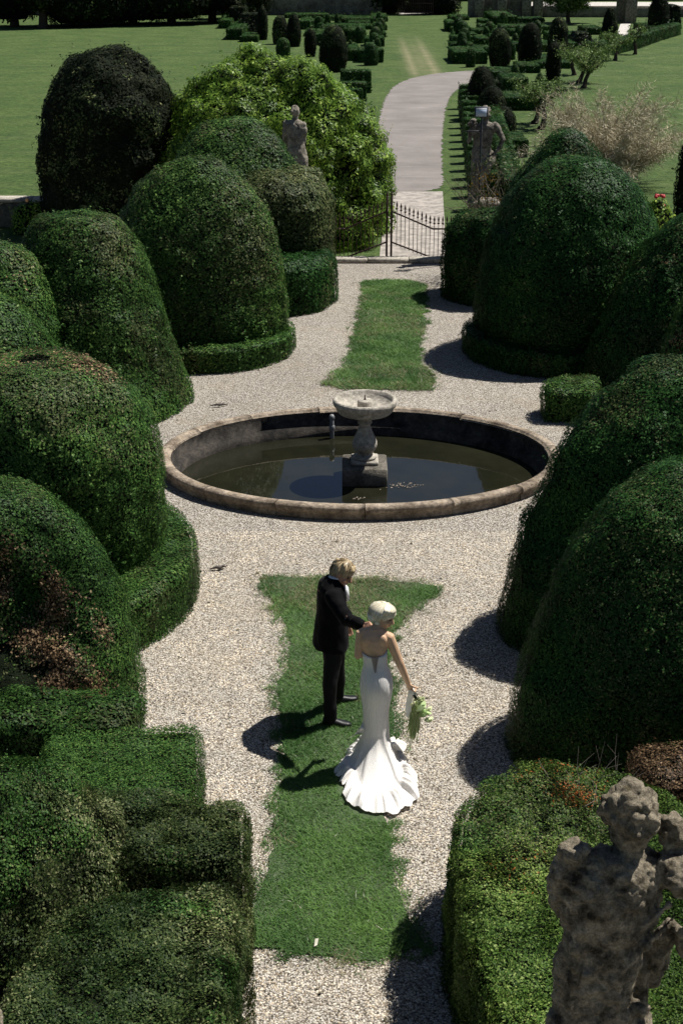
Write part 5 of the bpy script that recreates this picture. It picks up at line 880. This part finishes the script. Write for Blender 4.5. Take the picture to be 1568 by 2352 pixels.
    for j in range(1, m_+1):
        s = j/m_; zz = zk*np.clip(1-s/(.97-.20*trainness), 0, 1)**1.08; g_ = s**2.05; rk = np.hypot(K[:, 0]-kc2[0], K[:, 1]-kc2[1])
        ax_ = np.arctan2(K[:, 1]-kc2[1], K[:, 0]-kc2[0]); d_ang = (th-ax_+np.pi) % (2*np.pi)-np.pi; a_ = ax_+d_ang*min(1, s*1.5)
        amp = .020*s*(1-s*.45); pl = (f1*2.2+f2*.9*s)*amp; r_ = rk+(hr-rk)*g_+pl*(1+1.1*hr)
        edge = np.clip((s-.80)/.20, 0, 1); ruf = f3*1.6+f4*1.2; r_ = r_+ruf*.020*edge**1.5; z_ = zz+.03*min(1, s*2.5)*(1-zz/zk)+np.abs(pl)*.9*(1-edge)*min(1, s*2)+(np.abs(f3)*1.3+np.abs(f4)*1.7+f5*1.0)*.036*np.sin(np.pi*np.clip((s-.74)/.30, 0, 1))
        R.append(np.stack([kc2[0]+r_*np.cos(a_), kc2[1]+r_*np.sin(a_), np.maximum(z_, .026)], 1))
    V = np.concatenate(R); Q = grid_faces(len(R), n); gown = mk('gown', V, [Q], M_gown, tuple(base), o, smooth=True)
    # standing ruffles of the hem at both sides
    for pts, hh in (([(800, 1697), (812, 1690), (826, 1672), (834, 1655)], .15), ([(922, 1745), (926, 1728), (915, 1712), (900, 1702)], .11)):
        b = B(); W = []
        for i in range(17):
            f_ = i/16; k_ = min(int(f_*3), 2); fr = f_*3-k_; a = np.array(pts[k_])*(1-fr)+np.array(pts[k_+1])*fr; p = P(a[0], a[1], Y-.02+.05*math.sin(f_*9)); W.append(p)
        W = np.array(W); cin = np.array([.33, Y, .3]); lo = W*.62+cin*.38; lo[:, 2] = np.minimum(lo[:, 2], W[:, 2])+hh*.3; Vr = np.concatenate([lo, (lo+W)/2+[0, 0, .02], W]); mk('hem_ruffle', Vr, [grid_faces(3, 17)[[i for i in range(34) if i % 17 != 16]]], M_gown, tuple(base), gown, smooth=True)
    # corset lacing
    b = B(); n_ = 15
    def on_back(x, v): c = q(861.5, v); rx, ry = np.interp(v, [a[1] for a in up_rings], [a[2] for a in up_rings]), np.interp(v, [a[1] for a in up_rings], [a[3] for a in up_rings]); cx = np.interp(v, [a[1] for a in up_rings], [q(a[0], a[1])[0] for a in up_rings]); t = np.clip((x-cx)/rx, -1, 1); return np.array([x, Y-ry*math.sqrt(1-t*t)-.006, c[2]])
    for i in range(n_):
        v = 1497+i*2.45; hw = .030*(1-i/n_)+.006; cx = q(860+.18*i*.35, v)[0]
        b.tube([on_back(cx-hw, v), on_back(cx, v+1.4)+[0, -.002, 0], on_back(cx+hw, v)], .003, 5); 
    b.obj('corset_lacing', plain('tan_lacing', (.32, .23, .165), .8), tuple(base), gown)  # lacing bars in an even tan of their own
    # hair: sleek bob
    b = B(); b.ell(L(0, -.022, .045), (.094, .118, .090), 24, 16, HR); b.ell(L(.0, -.085, -.018), (.088, .058, .072), 20, 14, HR); b.ell(L(.056, -.06, .02), (.042, .055, .066), 16, 12, HR); b.ell(L(-.062, -.02, -.01), (.045, .085, .075), 16, 12, HR); b.ell(L(0, .045, .085), (.075, .052, .034), 14, 10, HR); b.ell(L(-.03, .075, .062), (.055, .035, .035), 12, 10, HR); b.ell(L(.07, -.03, -.06), (.02, .03, .02), 12, 8, HR); b.ell(L(-.02, -.105, -.03), (.09, .05, .06), 14, 10, HR)
    cA, cB = np.array([.44, .40, .28]), np.array([.86, .83, .72])
    def root(a, t):
        ang = a*math.pi
        def curve(f_):
            k_ = math.sin(min(1, f_*1.15)*math.pi/2); rx, ry = .108+.010*math.sin(f_*3), .136; z = .138-(f_**1.9)*(.175+.02*t if abs(ang) > 1.35 else .075+.03*t); fl_ = 1+.10*math.sin(3.14*f_)-1.1*max(0, f_-.80)
            return L(math.sin(ang)*rx*k_*fl_, -.02+math.cos(ang)*(ry-.01)*k_*fl_-.012*k_, z)
        return curve
    SV = strands(L, 800, 9, root, lambda a, t: L(0, 0, 0), .0042, cA, cB, 'h', o, None, 9); hair_obj('hair', b, .006, o, hair_mat('platinum_hair', .32), tuple(base), cA, cB, SV, ((.012, 14), (.006, 40)))
    return wrr
wr = bride()
# --- bouquet hanging from her hand
def bouquet():
    q = lambda u, v, d=0.0: P(u, v, 11.60+d); hd = q(946, 1588, .03); t = empty('bouquet', tuple(hd), 'bouquet of pale green flowers with trailing grasses, hanging from the bride\'s hand', 'bouquet'); rr = np.random.default_rng(12)
    b = B()
    for i in range(9): j = rr.normal(size=3)*.006; b.tube([hd+[-.01, 0, .07]+j, hd+j, q(956, 1603)+j*1.5, q(962+rr.normal()*6, 1618+rr.normal()*5)+j*2], .005, 5)
    b.obj('stems', plain('dark_stem', (.02, .035, .02), .6), tuple(hd), t); b = B(); b.tube([hd+[-.004, 0, .03], hd+[.012, 0, -.03]], .02, 12); b.obj('binding', M_shirt, tuple(hd), t)
    pet = [leaf_mat('green_petal', .5, .3, .3)]
    for i, (u, v, d, r) in enumerate([(962, 1608, .02, .040), (952, 1615, .0, .038), (966, 1622, -.03, .044), (977, 1634, .02, .042), (971, 1639, -.02, .036), (983, 1629, .04, .034), (984, 1652, .0, .036), (962, 1636, .03, .03)]):
        r *= 1.4; c = q(u, v, d); V = []; F = []; col = []; g_ = rr.random(); ax = nrm(np.array([.4, -.3, -.5])+rr.normal(size=3)*.4); a1 = nrm(np.cross(ax, [0, 0, 1.])); a2 = np.cross(ax, a1)
        for k in range(26):
            a = k*2.4; rad = r*(.25+.75*(k/26)**.6); out = a1*math.cos(a)+a2*math.sin(a); w_ = np.cross(ax, out); p = c+out*rad*.35-ax*r*.3; tp = c+out*rad*1.05+ax*r*(.65-.8*k/26); n0 = len(V); V += [p-w_*rad*.25, p+w_*rad*.25, (p+tp)/2+w_*rad*.5+out*rad*.12, tp+w_*rad*.3, tp-w_*rad*.3, (p+tp)/2-w_*rad*.5+out*rad*.12]; F.append([n0, n0+1, n0+2, n0+3, n0+4, n0+5])
            cc = np.array([.46, .62, .30])*(1-g_)+np.array([.80, .82, .62])*g_; col += [cc*(.85+.3*rr.random())]*6
        mk('flower', np.array(V), [np.array(F)], pet[0], tuple(hd), t, col=np.array(col))
    V = []; F = []; col = []
    for i in range(260):
        u0, v0 = 955+rr.normal()*5, 1625+rr.normal()*8; u1, v1 = 948+rr.normal()*6.5, 1672+rr.normal()*12; 
        if rr.random() < .08: v1 += 22; u1 -= 8
        p0, p1 = q(u0, v0, rr.normal()*.03), q(u1, v1, rr.normal()*.03); ps = [p0, p0*.5+p1*.5+rr.normal(size=3)*.01, p1]; n0 = len(V); w_ = .0028
        for p in ps: V += [p-[w_, 0, 0], p+[w_, 0, 0]]
        F += [[n0, n0+1, n0+3, n0+2], [n0+2, n0+3, n0+5, n0+4]]; r = rr.random(); col += [np.array([.18, .26, .09])*(1-r)+np.array([.46, .54, .26])*r]*6
    mk('trailing_grass', np.array(V), [np.array(F)], pet[0], tuple(hd), t, col=np.array(col))
    V = []
    for i in range(12): f_ = i/11; p = q(940+1.5*math.sin(f_*6)-f_*2+6*max(0, .25-f_), 1584+f_*62); w_ = .018+.012*math.sin(f_*3.1); V += [p-[w_, .01*math.sin(f_*8), 0], p+[w_*.9, -.012*math.cos(f_*7), 0]]
    mk('ribbon', np.array(V), [np.array([[2*i, 2*i+1, 2*i+3, 2*i+2] for i in range(11)])], leaf_mat('silk_ribbon', .4, .3, .35), tuple(hd), t, smooth=True, col=np.full((24, 3), .8))
bouquet()
